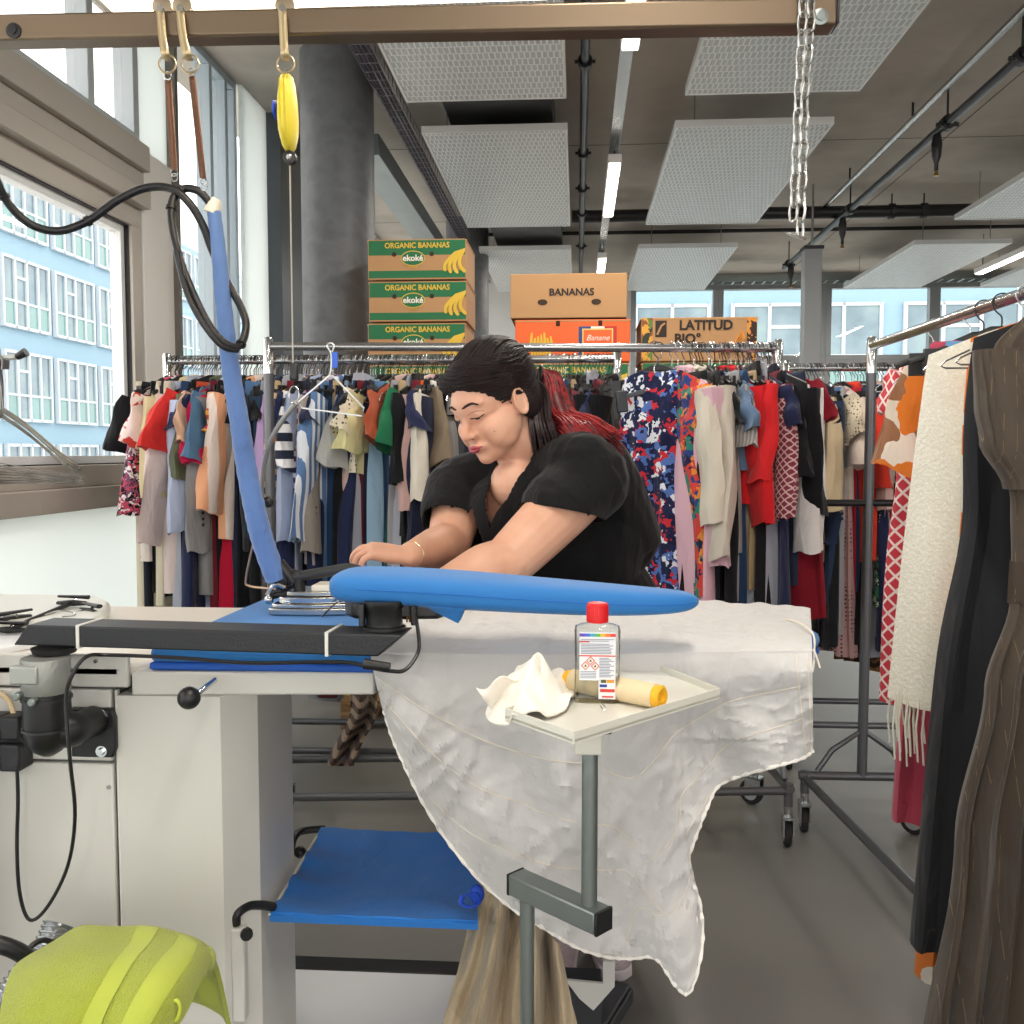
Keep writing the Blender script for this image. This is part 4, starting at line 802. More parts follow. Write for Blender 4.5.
pl = [(P(px, 600, d).x, d) for px, d in up]; z_ = P(400, 603, 1.36).z; b.prism(pl, z_-.022, z_+.006); b.build('mount_plate', BLK, s, bevel=.006)
cc = P(383, 620, 1.335); zt = cc.z+.026
MB().lathe([(.031, 0), (.031, .004), (.0265, .006), (.0265, .03), (.029, .033), (.029, .042)], (cc.x, cc.y+.01, 1.045), n=30).build('swivel_post', BLK, s)
MB().box(cc.x-.034, cc.x-.026, cc.y-.008, cc.y+.005, 1.05, 1.082).build('swivel_bracket', DARK, s, bevel=.002)
for dx in (.036, .04): MB().tube([(cc.x+dx-.003, cc.y+.01, 1.055), (cc.x+dx-.001, cc.y+.01, 1.085)], .0016, 6).build('spring_pin', mat('#a27a45', .3, .8), s)
# ---- iron ----
ir = thing('steam_iron', 'silver steam iron with black handle on the blue board', 'iron', P(320, 615, 1.78)); zi = 1.001; yi = 1.75
x0 = P(277, 612, yi).x; x1 = x0+.235
def sole(sc, z0, z1, nm, m_, dx=0):
    pl = [(x0+dx, yi-.05*sc), (x0+.012+dx, yi-.058*sc), (x0+.09, yi-.058*sc), (x0+.16*sc+.02, yi-.04*sc), (x1-.01-(1-sc)*.1, yi-.01), (x1-(1-sc)*.1, yi), (x1-.01-(1-sc)*.1, yi+.01), (x0+.16*sc+.02, yi+.04*sc), (x0+.09, yi+.058*sc), (x0+.012+dx, yi+.058*sc), (x0+dx, yi+.05*sc)]
    return MB().prism(pl, z0, z1).build(nm, m_, ir, bevel=.002)
sole(1, zi, zi+.012, 'soleplate', STEEL); sole(.95, zi+.013, zi+.02, 'heat_shield', CHROME, .006); sole(.86, zi+.021, zi+.032, 'steam_chamber', CHROME, .018); sole(.7, zi+.033, zi+.041, 'top_plate', STEEL, .03)
MB().box(x0+.075, x0+.15, yi-.03, yi+.03, zi+.041, zi+.052).build('label_plate', OFFW, ir, bevel=.002)
for k in range(4): MB().ell((x0+.035+.03*k, yi-.045+.003*k, zi+.024), (.012, .006, .006), n=10).build('steam_fitting', CHROME, ir)
hz = P(325, 572, yi).z
MB().tube(cr([(x0+.045, yi, zi+.04), (x0+.04, yi, zi+.07), (x0+.035, yi, hz-.012)], 4), .011, 12).build('rear_column', BLK, ir)
MB().tube(cr([(x0+.155, yi, zi+.04), (x0+.15, yi, hz-.03), (x0+.152, yi, hz-.004)], 4), .01, 12).build('front_column', BLK, ir)
MB().tube(cr([(x0+.03, yi, hz-.012), (x0+.06, yi, hz-.006), (x0+.1, yi, hz+.001), (x0+.14, yi, hz+.007), (x0+.165, yi, hz+.001)], 5), [.009]+[.0125]*18+[.010, .007], 14, flat=.8).build('handle', mat('#2c2e31', .55), ir)
MB().ell((x0+.015, yi, zi+.06), (.012, .012, .02)).tube([(x0-.02, yi, zi+.025), (x0+.03, yi, zi+.035)], .007, 10).tube([(x0+.005, yi, zi+.09), (x0+.035, yi, hz-.02)], .012, 10).build('hose_joint', BLK, ir)
MB().tube(cr([(x0-.015, yi-.01, zi+.03), (x0+.0, yi-.01, zi+.05), (x0+.02, yi-.01, zi+.045)], 4), .005, 8).ell((x0-.01, yi-.015, zi+.022), .009).build('steam_valve', CHROME, ir)
MB().tube(cr([P(322, 617, yi-.07), P(335, 604, yi-.07), P(352, 596, yi-.05)], 5), .0013, 6).build('thermostat_wire', DARK, ir)
# padded hose
hs = [P(214, 212, 1.62), P(219, 255, 1.62), P(224, 310, 1.63), P(231, 370, 1.64), P(240, 425, 1.66), P(247, 470, 1.69), P(256, 515, 1.71), P(264, 545, 1.73), P(276, 578, 1.75)]
pts = cr(hs, 10); nn = len(pts)
o = thing('iron_hose', 'long blue padded steam hose hanging down to the iron', 'hose', hs[-1])
MB().tube(pts, [(.0115+.009*min(1, i/nn*1.25))*(1+.025*sin(i*1.9)) for i in range(nn)], 16).build('padded_sleeve', mat('#6384bd', .85, sheen=.2, wr=.6, bump=(300, .3)), o)
MB().tube([pts[0]+Vector((-.004, 0, -.002)), pts[0]+Vector((.001, 0, .012)), pts[0]+Vector((.006, 0, .022))], [.014, .013, .008], 12).build('end_wrap', mat('#e3ddd0', .7, wr=.4), o)
MB().tube([pts[-1]+Vector((.0, 0, .006)), pts[-1]+Vector((.012, 0, -.02)), Vector((x0+.012, yi, zi+.075))], [.016, .013, .012], 12).build('end_fitting', BLK, o)
# black looping hoses
o = thing('supply_hose', 'black rubber hose looping from the springs to the padded hose', 'hose', P(200, 200, 1.6))
HB = mat('#15161a', .35, bump=(300, .2))
h1 = [P(-30, 130, 1.5), P(-6, 175, 1.5), P(8, 203, 1.52), P(30, 224, 1.54), P(58, 231, 1.56), P(88, 221, 1.58), P(118, 200, 1.59), P(146, 188, 1.6), P(172, 189, 1.6), P(190, 204, 1.6), P(203, 226, 1.61), P(212, 250, 1.62), P(226, 280, 1.63), P(240, 305, 1.63), P(246, 325, 1.62), P(241, 344, 1.6), P(230, 346, 1.58), P(213, 331, 1.57), P(196, 300, 1.57), P(181, 262, 1.58), P(172, 225, 1.59), P(173, 200, 1.6), P(184, 189, 1.61), P(198, 191, 1.61), P(208, 201, 1.615), P(213, 212, 1.62)]
MB().tube(cr(h1, 8), .0068, 12).build('hose', HB, o)
h2 = [P(176, 250, 1.56), P(186, 290, 1.56), P(202, 322, 1.56), P(222, 346, 1.57), P(238, 350, 1.59)]
MB().tube(cr(h2, 8), .0052, 10).build('electric_cord', HB, o)
c_ = cr(h1, 8)
for i in (14, 40, 165, 175, 120): 
    if i < len(c_)-1: MB().tube([c_[i]-(c_[i+1]-c_[i])*.6, c_[i]+(c_[i+1]-c_[i])*.6], .0092, 10).build('tape_wrap', BLK, o)
# ---- overhead rail ----
o = thing('overhead_rail', 'square dark metal rail crossing the top of the picture', 'rail', P(300, 30, 1.35))
R0, R1 = P(-60, 33.5, 1.36), P(834, 16.5, 1.36); hh = .0185
d_ = R1-R0; MB().box(0, d_.length, -hh, hh, -hh, hh, Matrix.Translation(R0) @ Matrix.Rotation(atan2(d_.y, d_.x), 4, 'Z') @ Matrix.Rotation(-math.asin(d_.z/d_.length), 4, 'Y')).build('beam', mat('#7d6d5b', .34, .8), o, bevel=.004)
for px, py in ((14, 31), (820, 17)): MB().lathe([(.011, 0), (.011, .002), (.006, .003), (.006, .005)], P(px, py, 1.36-hh), (0, -1, 0), 16).build('bolt', BLK if px < 100 else GALV, o)
MB().box(R1.x-.001, R1.x+.003, 1.36-hh, 1.36+hh, R1.z-hh+.002, R1.z+hh+.004).build('end_cap', BLK, o, bevel=.002)
# post of rail (out of view left, carries it)
MB().box(R0.x-.04, R0.x, 1.34, 1.38, 0, R0.z+.02).build('upright', mat('#4a433c', .3, .8), o, bevel=.004)
L0, L1 = P(92, -1, 1.43), P(560, -5, 1.43)
o = thing('work_lamp', 'bright strip lamp mounted just above the overhead rail', 'lamp', (L0+L1)/2)
MB().box(L0.x, L1.x, 1.36, 1.47, L0.z-.004, L0.z+.045).build('housing', mat('#cfcac0', .4), o, bevel=.006)
MB().box(L0.x+.02, L1.x-.02, 1.37, 1.46, L0.z-.009, L0.z-.004).build('diffuser', mat('#ffffff', .5, emit=('#ffe9c8', 4)), o, smooth=False)
l = bpy.data.lights.new('strip_light', 'AREA'); l.shape = 'RECTANGLE'; l.size = .6; l.size_y = .08; l.energy = STRIP; l.color = (1, .84, .62); lo = bpy.data.objects.new('strip_light', l); C.objects.link(lo); lo.location = ((L0.x+L1.x)/2, 1.415, L0.z-.012)
for x in (L0.x+.1, L1.x-.1): MB().tube([(x, 1.41, L0.z+.04), (x, 1.41, ZC)], .003, 6).build('suspension_wire', STEEL, o)
# trolley hooks
GD = mat('#b9a783', .3, .75)
def trolley(px, lean, label):
    o = thing('trolley_hook', label, 'hook', P(px, 40, 1.34)); yf = 1.36-hh-.006
    a = P(px, 12, yf); c = P(px+lean, 60, yf)
    M_ = [P(px-1, 8, yf), P(px, 22, yf), P(px+lean*.4, 42, yf), P(px+lean*.9, 55, yf), P(px+lean*1.2, 60, yf+.012)]
    MB().tube(cr(M_, 4), .006, 8, flat=.3, up=(0, 1, 0)).build('strap', GD, o)
    w_ = P(px+4, 9, 1.36); MB().lathe([(.006, -.012), (.014, -.011), (.011, 0), (.014, .011), (.006, .012)], (w_.x, 1.36, w_.z), (0, 1, 0), 24).build('roller', mat('#a89a83', .3, .8), o)
    MB().lathe([(.005, -.004), (.004, .004)], P(px, 9, yf-.004), (0, 1, 0), 8).build('axle_nut', CHROME, o)
    rc = P(px+lean*1.3, 64, yf+.012); n = 24; MB().tube([rc+Vector((cos(2*pi*k/n)*.0125, 0, sin(2*pi*k/n)*.0125)) for k in range(n)], .0014, 6, closed=True).build('ring', GD, o); return rc
def spring(pa, pb, label):
    o = thing('balancer_spring', label, 'spring', pb); d = pb-pa; n = 560; ax = d.normalized(); u = ax.cross(Vector((0, 1, 0))).normalized(); w = ax.cross(u)
    MB().tube([pa+d*(i/n)+(u*cos(i*2*pi/10)+w*sin(i*2*pi/10))*.0042 for i in range(n+1)], .0011, 5).build('coil', mat('#7d5b48', .35, .7), o)
    for p, s_ in ((pa, -1), (pb, 1)): MB().tube([p+ax*s_*.006+Vector((cos(2*pi*k/12)*.0055, 0, sin(2*pi*k/12)*.0055)) for k in range(12)], .001, 5, closed=True).build('end_loop', CHROME, o)
    MB().tube([pb+ax*.014+Vector((cos(2*pi*k/12)*.005, 0, sin(2*pi*k/12)*.006)) for k in range(12)], .001, 5, closed=True).build('end_loop', CHROME, o)
trolley(161, 5, 'metal trolley hook on the overhead rail, leftmost of the three'); trolley(181, 7, 'metal trolley hook on the overhead rail, just right of the leftmost'); trolley(283, 2, 'metal trolley hook holding the yellow balancer on the rail')
spring(P(168, 80, 1.36), P(174, 169, 1.45), 'brown coil spring under the leftmost trolley hook'); spring(P(192, 76, 1.36), P(203, 178, 1.45), 'brown coil spring slanting down, right of the other')
o = thing('tool_balancer', 'yellow tool balancer hanging on the overhead rail', 'tool balancer', P(289, 160, 1.36)); yb = 1.365
a = P(287, 76, yb); c = P(289, 152, yb); L_ = a.z-c.z
bd = MB(); vs = []; pr = [(0, .006), (.02, .008), (.06, .0085), (.1, .0098), (.3, .0112), (.55, .0122), (.75, .0115), (.92, .008), (1, .004)]; n = 20
bd.lathe([(r, -t*L_) for t, r in pr], (0, 0, 0), (0, 0, 1), n); bd.v = [Vector((a.x+v.x*1.05+(c.x-a.x)*(-v.z/L_), yb+v.y*2.6*(.7 if -v.z < .02 else 1), a.z+v.z)) for v in bd.v]
bd.build('housing', mat('#e2cf3c', .4), o, auto=60)
for k in (-.5, .5): MB().tube([(a.x+.006*k, yb-.026, a.z-.012), (a.x+.008*k+.002, yb-.032, a.z-.06), (a.x+.006*k+.003, yb-.026, c.z+.01)], .0012, 5).build('rib', mat('#cdb92c', .4), o)
MB().tube([(a.x, yb, a.z-.002), (a.x, yb, a.z+.008)], .002, 6).build('eyelet', STEEL, o)
kb = P(274, 110, yb); MB().lathe([(.005, 0), (.013, .001), (.013, .004), (.005, .006)], kb, (1, 0, 0), 16).tube([kb, kb+Vector((.01, 0, 0))], .004, 8).build('tension_knob', mat('#2348c4', .4), o)
kc = P(290, 158, yb-.005); MB().lathe([(.0065, -.006), (.0095, -.005), (.0095, .005), (.0065, .006)], kc, (0, 1, 0), 20).build('cable_stop', BLK, o); MB().lathe([(.0045, 0), (.003, .002)], kc+Vector((0, -.006, 0)), (0, -1, 0), 12).build('stop_screw', CHROME, o)
MB().tube([P(290, 165, yb), P(293, 365, 1.5)], .0014, 6).build('cable', mat('#cfc6ba', .4, .3), o)
MB().box(*(lambda q: (q.x-.007, q.x+.007, q.y-.005, q.y+.005, q.z-.014, q.z+.014))(P(294, 372, 1.5))).build('cable_clip', BLK, o, bevel=.003)
MB().tube([P(294+5*cos(t*pi/6), 395+9*sin(t*pi/6), 1.5) for t in range(12)], .0013, 6, closed=True).build('snap_hook', STEEL, o)
# hanger in snap hook
o = thing('hanging_wire_hanger', 'bare white wire hanger dangling on the balancer hook', 'hanger', P(330, 385, 1.5)); MB().tube(cr([P(332, 352, 1.5), P(334, 346, 1.5), P(331, 343, 1.5), P(327, 346, 1.5), P(331, 354, 1.5), P(331, 370, 1.5), P(329, 376, 1.5)], 4), .0013, 6).tube([P(329, 376, 1.5), P(298, 402, 1.5), P(302, 408, 1.49), P(362, 416, 1.5), P(364, 408, 1.5), P(333, 376, 1.5), P(329, 376, 1.5)], .0014, 6).build('wire', mat('#d9dbdf', .3, .7), o)
MB().box(*(lambda q: (q.x-.004, q.x+.004, q.y-.002, q.y+.002, q.z-.012, q.z+.012))(P(335, 360, 1.5))).build('blue_tag', mat('#3566d0', .6), o)
o = thing('iron_cord_arm', 'curved grey spring steel arm behind the padded blue hose', 'support arm', P(262, 590, 1.85)); MB().tube(cr([P(297, 402, 1.5), P(280, 424, 1.6), P(268, 448, 1.68), P(262, 480, 1.74), P(262, 506, 1.78)], 8), .0045, 10).build('arm', mat('#a8a59d', .4, .5), o)
MB().tube(cr([P(262, 500, 1.78), P(254, 540, 1.8), P(246, 578, 1.82), P(250, 586, 1.82), P(276, 589, 1.79)], 6), .0022, 8).build('wire_guide', mat('#b59a86', .3, .8), o); MB().ell(P(268, 502, 1.77), (.011, .01, .011)).build('clamp_knob', BLK, o)
# chain
o = thing('hanging_chain', 'doubled steel chain hung over the right end of the rail', 'chain', P(800, 235, 1.33)); b = MB()
def link(c, ax, tw):
    ax = ax.normalized(); s_ = Vector((cos(tw), sin(tw), 0)); s_ = (s_-ax*s_.dot(ax)).normalized(); pts = []
    for k in range(14):
        t = 2*pi*k/14; e = .0065*(1 if cos(t) > 0 else -1)*(1 if abs(cos(t)) > .3 else 0); pts.append(c+ax*(cos(t)*.0062+e)+s_*(sin(t)*.0068))
    b.tube(pts, .00185, 7, closed=True)
for path in ([(803, -25, 1.33), (802, 30, 1.335), (799, 90, 1.34), (796, 160, 1.345), (793, 222, 1.35)], [(812, -25, 1.33), (810, 30, 1.335), (805, 90, 1.34), (803, 160, 1.345), (800, 234, 1.345)]):
    pp = cr([P(*q) for q in path], 30); L_ = 0; nxt = 0; k = 0
    for i in range(len(pp)-1):
        L_ += (pp[i+1]-pp[i]).length
        if L_ >= nxt: link(pp[i], pp[i+1]-pp[i], .7+(pi/2 if k % 2 else 0)); k += 1; nxt += .0205
link(P(796, 236, 1.347), Vector((1, 0, -.3)), 1.2); b.build('links', mat('#c2c2bf', .25, .9), o); MB().box(*(lambda q: (q.x-.02, q.x+.02, q.y-.004, q.y+.004, q.z, q.z+.004))(P(807, -27, 1.33))).build('chain_hook', STEEL, o)
MB().tube([P(807, -27, 1.33), (P(807, -27, 1.33).x, 1.33, ZC)], .003, 6).build('ceiling_wire', STEEL, o)
# ---- things on the white top ----
def blackhanger(p0, p1, d0, d1, label, z=.992):
    o = thing('clip_hanger', label, 'hanger', (P(p0[0], p0[1], d0)+P(p1[0], p1[1], d1))/2, None); a, c = PZ(*p0, z), PZ(*p1, z+.015)
    MB().tube([a, c], .0048, 8).build('bar', BLK, o)
    for q in (a, c):
        v_ = (c-a).normalized(); n_ = Vector((-v_.y, v_.x, 0))
        for s_ in (-1, 1): MB().tube([q-n_*.028, q+n_*.0, q+n_*.03], [.006, .009, .005], 8, flat=.7).build('clip_jaw', DARK, o) if s_ > 0 else MB().tube([q-n_*.03+v_*.008+Vector((0, 0, .01)), q+n_*.03+v_*.004+Vector((0, 0, .012))], [.007, .004], 8, flat=.6).build('clip_jaw', BLK, o)
        MB().tube([q+v_*.0, q+v_*.012+Vector((0, 0, .005))], .003, 8).build('clip_spring', CHROME, o)
    m_ = (a+c)/2; MB().tube(cr([m_, m_+Vector((.02, .02, .006)), m_+Vector((.05, .02, .002)), m_+Vector((.06, 0, 0)), m_+Vector((.045, -.012, 0))], 4), .0016, 6).build('hook', CHROME, o)
blackhanger((8, 630), (72, 603), 1.7, 1.9, 'black clip hanger lying on the white machine top, farther back of two'); blackhanger((20, 628), (88, 611), 1.6, 1.8, 'black clip hanger lying on the white machine top, nearer the arm', .982)
blackhanger((-25, 615), (14, 618), 1.6, 1.8, 'dark hanger at the left picture edge on the machine top', .985)
a = PZ(45, 622, .986); o = MB().box(a.x-.07, a.x+.05, a.y-.04, a.y+.05, .9855, .9885).build('paper_sheet', mat('#eef0f3', .5), bevel=.001); tag(o, 'white paper sheet under the black hangers', 'paper')
# wire hanger bundle
hp = P(18, 357, 1.5); o = thing('hook_bar', 'light metal hook bar with black tip at the left edge', 'hook', hp); MB().tube([P(-80, 362, 1.5), P(-10, 359, 1.5), P(16, 357, 1.5)], .0045, 10).build('bar', mat('#c7cac6', .35, .5), o); MB().tube([P(17, 357, 1.5), P(26, 352, 1.5)], [.0055, .0075], 12).build('tip', BLK, o)
MB().box(hp.x-.16, hp.x-.145, 1.49, 1.51, .972, hp.z+.003).build('upright', mat('#c7cac6', .35, .5), o)
WH = mat('#8f8d88', .3, .85)
for k in range(12):
    hk0 = P(1+.6*k-3, 362, 1.49+.003*k); j = random.uniform(-6, 6)
    nk = P(2+j*.3, 408+k*.8, 1.49+.004*k); e1 = P(58+k*1.6+j*.5, 452+k*2.0, 1.50+.004*k); e2 = P(75+k*.4+j*.4, 470+(k % 5)*2, 1.51+.004*k); e3 = P(-70, 448+k*3.2, 1.53)
    b = MB(); b.tube(cr([hk0+Vector((.006, 0, -.012)), hk0+Vector((.007, 0, .004)), hk0+Vector((0, 0, .01)), hk0+Vector((-.006, 0, .002)), (hk0+nk)/2, nk], 4), .0012, 5)
    b.tube(cr([nk, nk.lerp(e1, .4)+Vector((0, 0, .004)), e1, e1.lerp(e2, .6)+Vector((.009, 0, 0)), e2, e2.lerp(e1, .2)+Vector((-.01, 0, -.012)), e3, nk.lerp(e3, .5), nk], 5), .0012, 5)
    w_ = b.build('wire_hanger', WH); tag(w_, 'thin bare wire hanger in the bundle hanging at the left edge', 'hanger', 'bundle of bare wire hangers')
o = thing('grey_box', 'grey cardboard box edge at the far left before the window', 'box', P(-60, 515, 1.45)); a = P(-120, 518, 1.5); c = P(5, 449, 1.5); MB().box(a.x, c.x-.02, 1.46, 1.475, .973, c.z).build('carton', mat('#a8a098', .7), o, bevel=.002)
# ---- towel, hose below ----
net = [[(50, 905, 1.2), (85, 930, 1.2), (122, 931, 1.2), (165, 933, 1.2), (205, 948, 1.195), (214, 962, 1.19)],
       [(25, 960, 1.14), (68, 945, 1.135), (110, 946, 1.13), (150, 946, 1.13), (190, 956, 1.12), (203, 975, 1.13)],
       [(8, 985, 1.08), (45, 975, 1.07), (88, 978, 1.06), (125, 980, 1.06), (165, 990, 1.05), (185, 1012, 1.07)],
       [(0, 1030, 1.04), (25, 1025, 1.03), (62, 1030, 1.02), (100, 1035, 1.02), (135, 1045, 1.01), (158, 1060, 1.03)],
       [(-8, 1100, 1.02), (15, 1100, 1.01), (50, 1105, 1.0), (88, 1110, 1.0), (122, 1115, 1.0), (145, 1120, 1.01)]]
net = [[P(*q) for q in r] for r in net]; net[0][0] = net[0][1]+Vector((-.03, .02, -.04))
net.insert(0, [p+Vector((0, .05, -.12)) for p in net[0]])
def netf(net):
    rows = [cr(r, 10) for r in net]; cols_ = [cr([r[j] for r in rows], 10) for j in range(len(rows[0]))]
    return cols_
cols_ = netf(net); NU, NV = len(cols_)-1, len(cols_[0])-1
TW = '#aab636'
o = thing('towel', 'lime green terry towel draped in the lower left corner', 'towel', P(110, 1020, 1.1))
def towf(u, v):
    i = int(round(u*NU)); j = int(round(v*NV)); p = cols_[i][j].copy(); p.z += .0015*nse(u*50, v*50); p += Vector((0, 0, .004))*nse(u*5, v*5); return p
MB().grid(towf, NU, NV, .006).build('terry_cloth', mat(TW, .95, bump=(420, 1.0), var=.1, sheen=.3), o)
for u0, u1 in ((.50, .60), (.70, .83)):
    def bf(u, v): p = towf(round((u0+(u1-u0)*u)*NU)/NU, v); return p+Vector((0, -.0035, .0035))
    MB().grid(bf, 6, NV, .002).build('woven_border', mat('#b3bf48', .8, bump=(200, .2), sheen=.2), o)
MB().tube(cr([P(167, 1010, 1.06), P(176, 1000, 1.05), P(180, 1008, 1.05), P(176, 1020, 1.05), P(165, 1018, 1.06)], 5), .0022, 8).build('hanging_loop', mat('#ccd850', .8), o)
MB().tube(cr([P(200, 946, 1.18), P(209, 952, 1.175), P(212, 962, 1.175), P(206, 972, 1.17), P(202, 965, 1.16)], 5), [.004]*3+[.008]*18, 8, flat=.5).build('folded_hem', mat(TW, .95, bump=(420, 1.0), sheen=.5), o)
o = thing('vacuum_hose', 'silver ribbed hose with black handle beside the green towel', 'hose', P(20, 1000, 1.25)); b = MB()
pp = cr([P(60, 925, 1.33), P(45, 958, 1.3), P(20, 985, 1.27), P(0, 1020, 1.24), P(-20, 1080, 1.2)], 30); b.tube(pp, [.024+.0022*sin(i*1.25) for i in range(len(pp))], 18); b.build('ribbed_tube', mat('#b9bcbf', .2, .8), o)
MB().tube(cr([P(-40, 935, 1.18), P(-10, 942, 1.18), P(15, 950, 1.19), P(32, 962, 1.2), P(42, 975, 1.21)], 6), .0115, 14).build('handle', BLK, o); MB().tube(cr([P(28, 965, 1.24), P(30, 948, 1.25), P(45, 940, 1.27), P(62, 948, 1.28)], 5), .004, 8).tube([P(34, 968, 1.22), P(28, 985, 1.22)], [.014, .012], 10).build('bracket', BLK, o)
# ================= white garment =================
LN = mat('#c6c5c4', .85, wr=.45, bump=(45, .6), var=.03, sheen=.3)
o = GA = thing('white_linen_skirt', 'large white linen garment draped over the ironing board', 'skirt', P(600, 700, 1.55))
bot = [(384, 712), (392, 738), (405, 768), (425, 808), (450, 846), (482, 884), (518, 914), (548, 932), (575, 948), (605, 958), (632, 960), (656, 960), (676, 988), (690, 993), (702, 950), (700, 905), (688, 868), (696, 838), (706, 812), (718, 788), (742, 777), (775, 768), (802, 760), (813, 752)]
bt = cr([Vector((a, c, 0)) for a, c in bot], 6)
def edge(u): i = u*(len(bt)-1); k = min(int(i), len(bt)-2); return bt[k].lerp(bt[k+1], i-k)
YN = 1.405
def topx(u): return 370+442*(u**1.08)
def fallf(u, v):
    e = edge(u); tx = topx(u); ty = 652+6*sin(u*4)*.3
    a = v**.92; x = tx+(e.x-tx)*(a**1.15); y = ty+(e.y-ty)*a
    d = YN-.012*sin(pi*min(1, v*3))+.03*v
    am = min(1, v*1.8)
    d += am*(.020*sin((x*.033+y*.012)+1.5)+.012*sin(x*.06-y*.04+2)+.008*nse(x*.02, y*.02, 3))
    w_ = (x*.35+y)*.02; q = nse(w_+.02*x, (x-y*.5)*.012, 4); d -= am*.009*(1-min(1, abs(q)*4))**2
    q = nse(x*.035+y*.03, y*.055-x*.02, 9); d -= am*.0045*(1-min(1, abs(q)*4))**2; d += am*.0022*nse(x*.11, y*.11, 5)
    d += .03*math.exp(-((x-715)/35)**2)*am*(1 if y > 740 else .3)
    if v < .02: d = YN
    return P(x, y, d)
def f_all(u, w):
    if w < .22:   # top, lying on board
        t = w/.22; tx = topx(u); fx = 372+438*u
        far = P(fx, 617+4*u, 1.0); y = 1.88-.02*u-(.1*max(0, u-.8)/.2); z = 1.0105+.004*sin(fx*.05)+.003*nse(fx*.03, t*3)
        p0 = Vector((PZ(fx, 640, 1.0).x if False else P(fx, 616+5*u, y).x, y, z))
        p1 = fallf(u, 0); p = p0.lerp(p1, t); s_ = t**6; p.z = (z+.004*nse(u*30, t*4, 2))*(1-s_)+(p1.z+.004)*s_; return p
    return fallf(u, (w-.22)/.78)
MB().grid(f_all, 150, 90, .0025).build('linen_cloth', LN, o)
SM = mat('#d8d0c4', .9, bump=(60, .5))
def seam(pts, r=.0011, n_='seam', m_=None, wav=0):
    q = []
    for k in range(61):
        t = k/60*(len(pts)-1); i = min(int(t), len(pts)-2); u = pts[i][0]+(pts[i+1][0]-pts[i][0])*(t-i); v = pts[i][1]+(pts[i+1][1]-pts[i][1])*(t-i)
        f = fallf(u, v); q.append(f+Vector((0, -.002, wav*sin(k*2.1))))
    return MB().tube(q, r, 6).build(n_, m_ or SM, o)
seam([(.02, .35), (.2, .3), (.5, .33), (.8, .35), (.97, .3)]); seam([(.03, .6), (.12, .56), (.3, .5), (.5, .54), (.65, .62), (.8, .7), (.97, .6)]); seam([(.14, .86), (.25, .74), (.4, .68), (.5, .69), (.6, .78), (.8, .93)]); seam([(.42, .98), (.46, .85), (.5, .78), (.55, .74)]); seam([(.965, .02), (.967, .5), (.968, .97)]); seam([(.99, .02), (.99, .97)])
q = [fallf(k/160, 1)+Vector((0, -.0015, .003)) for k in range(161)]; MB().tube(q, [.0026+.0010*sin(k*2.3) for k in range(161)], 8).build('frayed_hem', mat('#efece6', .95, bump=(90, .8)), o)
MB().tube(cr([P(722, 627, 1.7), P(745, 633, 1.62), P(768, 622, 1.66), P(790, 620, 1.6), P(812, 632, 1.5), P(814, 655, 1.42), P(812, 672, 1.40), P(806, 662, 1.41), P(813, 650, 1.41), P(820, 668, 1.4)], 6), .0016, 6).build('drawstring', mat('#e2dccf', .9), o)
# inner fold panel at lower right
net2 = [[P(690, 830, 1.5), P(706, 838, 1.52), P(716, 860, 1.55)], [P(690, 870, 1.48), P(704, 880, 1.5), P(712, 900, 1.55)], [P(700, 905, 1.5), P(706, 920, 1.52), P(708, 930, 1.55)]]
# ================= crumpled beige garment =================
o = thing('beige_linen_garment', 'crumpled beige linen garment hanging beneath the blue tray', 'garment', P(500, 960, 1.62))
def bg(u, v):
    x = (478+v*0)+(560-478)*u; x = x+(-42*(1-u)+28*u)*v**1.1; y = (885+62*u*u)+(1050-885)*v*(1 if u < .8 else 1-.25*(u-.8)/.2)
    d = 1.57+.035*sin(u*17+v*1.2)+.02*sin(u*31+v*3+1)+.02*nse(u*8, v*4, 2)-.05*v*(1-u)
    return P(x, y, d)
MB().grid(bg, 90, 40, .003).build('linen_cloth', mat('#b5a488', .9, wr=.9, bump=(70, .7), var=.05, sheen=.2), o)
MB().tube([bg(.26+.03*sin(v*.3)/1, v/20)+Vector((0, -.003, 0)) for v in range(21)], .002, 6).tube([bg(.4, v/20)+Vector((0, -.003, 0)) for v in range(21)], .0015, 6).build('seam', mat('#a59376', .9), o)
# ================= side tray on stand =================
o = thing('side_tray', 'small white metal tray on a grey bent tube stand', 'tray', P(590, 720, 1.22)); ZT = P(600, 720, 1.17).z
ZT = .985; cs = [PZ(505, 708, ZT), PZ(574, 732, ZT), PZ(720, 688, ZT), PZ(640, 657, ZT+.0)]
c_ = sum(cs, Vector())/4
TM = mat('#d9d8cd', .4, var=.03)
MB().prism([(p.x, p.y) for p in cs], ZT-.012, ZT-.009).build('tray_floor', TM, o, smooth=False)
for i in range(4):
    p, q = cs[i], cs[(i+1) % 4]; v_ = (q-p).normalized(); n_ = Vector((-v_.y, v_.x, 0)); 
    if (c_-p).dot(n_) < 0: n_ = -n_
    hgt = .004 if i != 2 else .01
    MB().add([p+Vector((0,0,-.014)), q+Vector((0,0,-.014)), q+Vector((0,0,.0)), p+Vector((0,0,.0)), p+n_*.002+Vector((0,0,-.014)), q+n_*.002+Vector((0,0,-.014)), q+n_*.002, p+n_*.002], [(0,1,2,3),(4,7,6,5),(0,4,5,1),(2,6,7,3),(0,3,7,4),(1,5,6,2)]).build('tray_rim', TM, o, smooth=False)
pc = P(590, 745, 1.20); px_, py_ = pc.x, pc.y
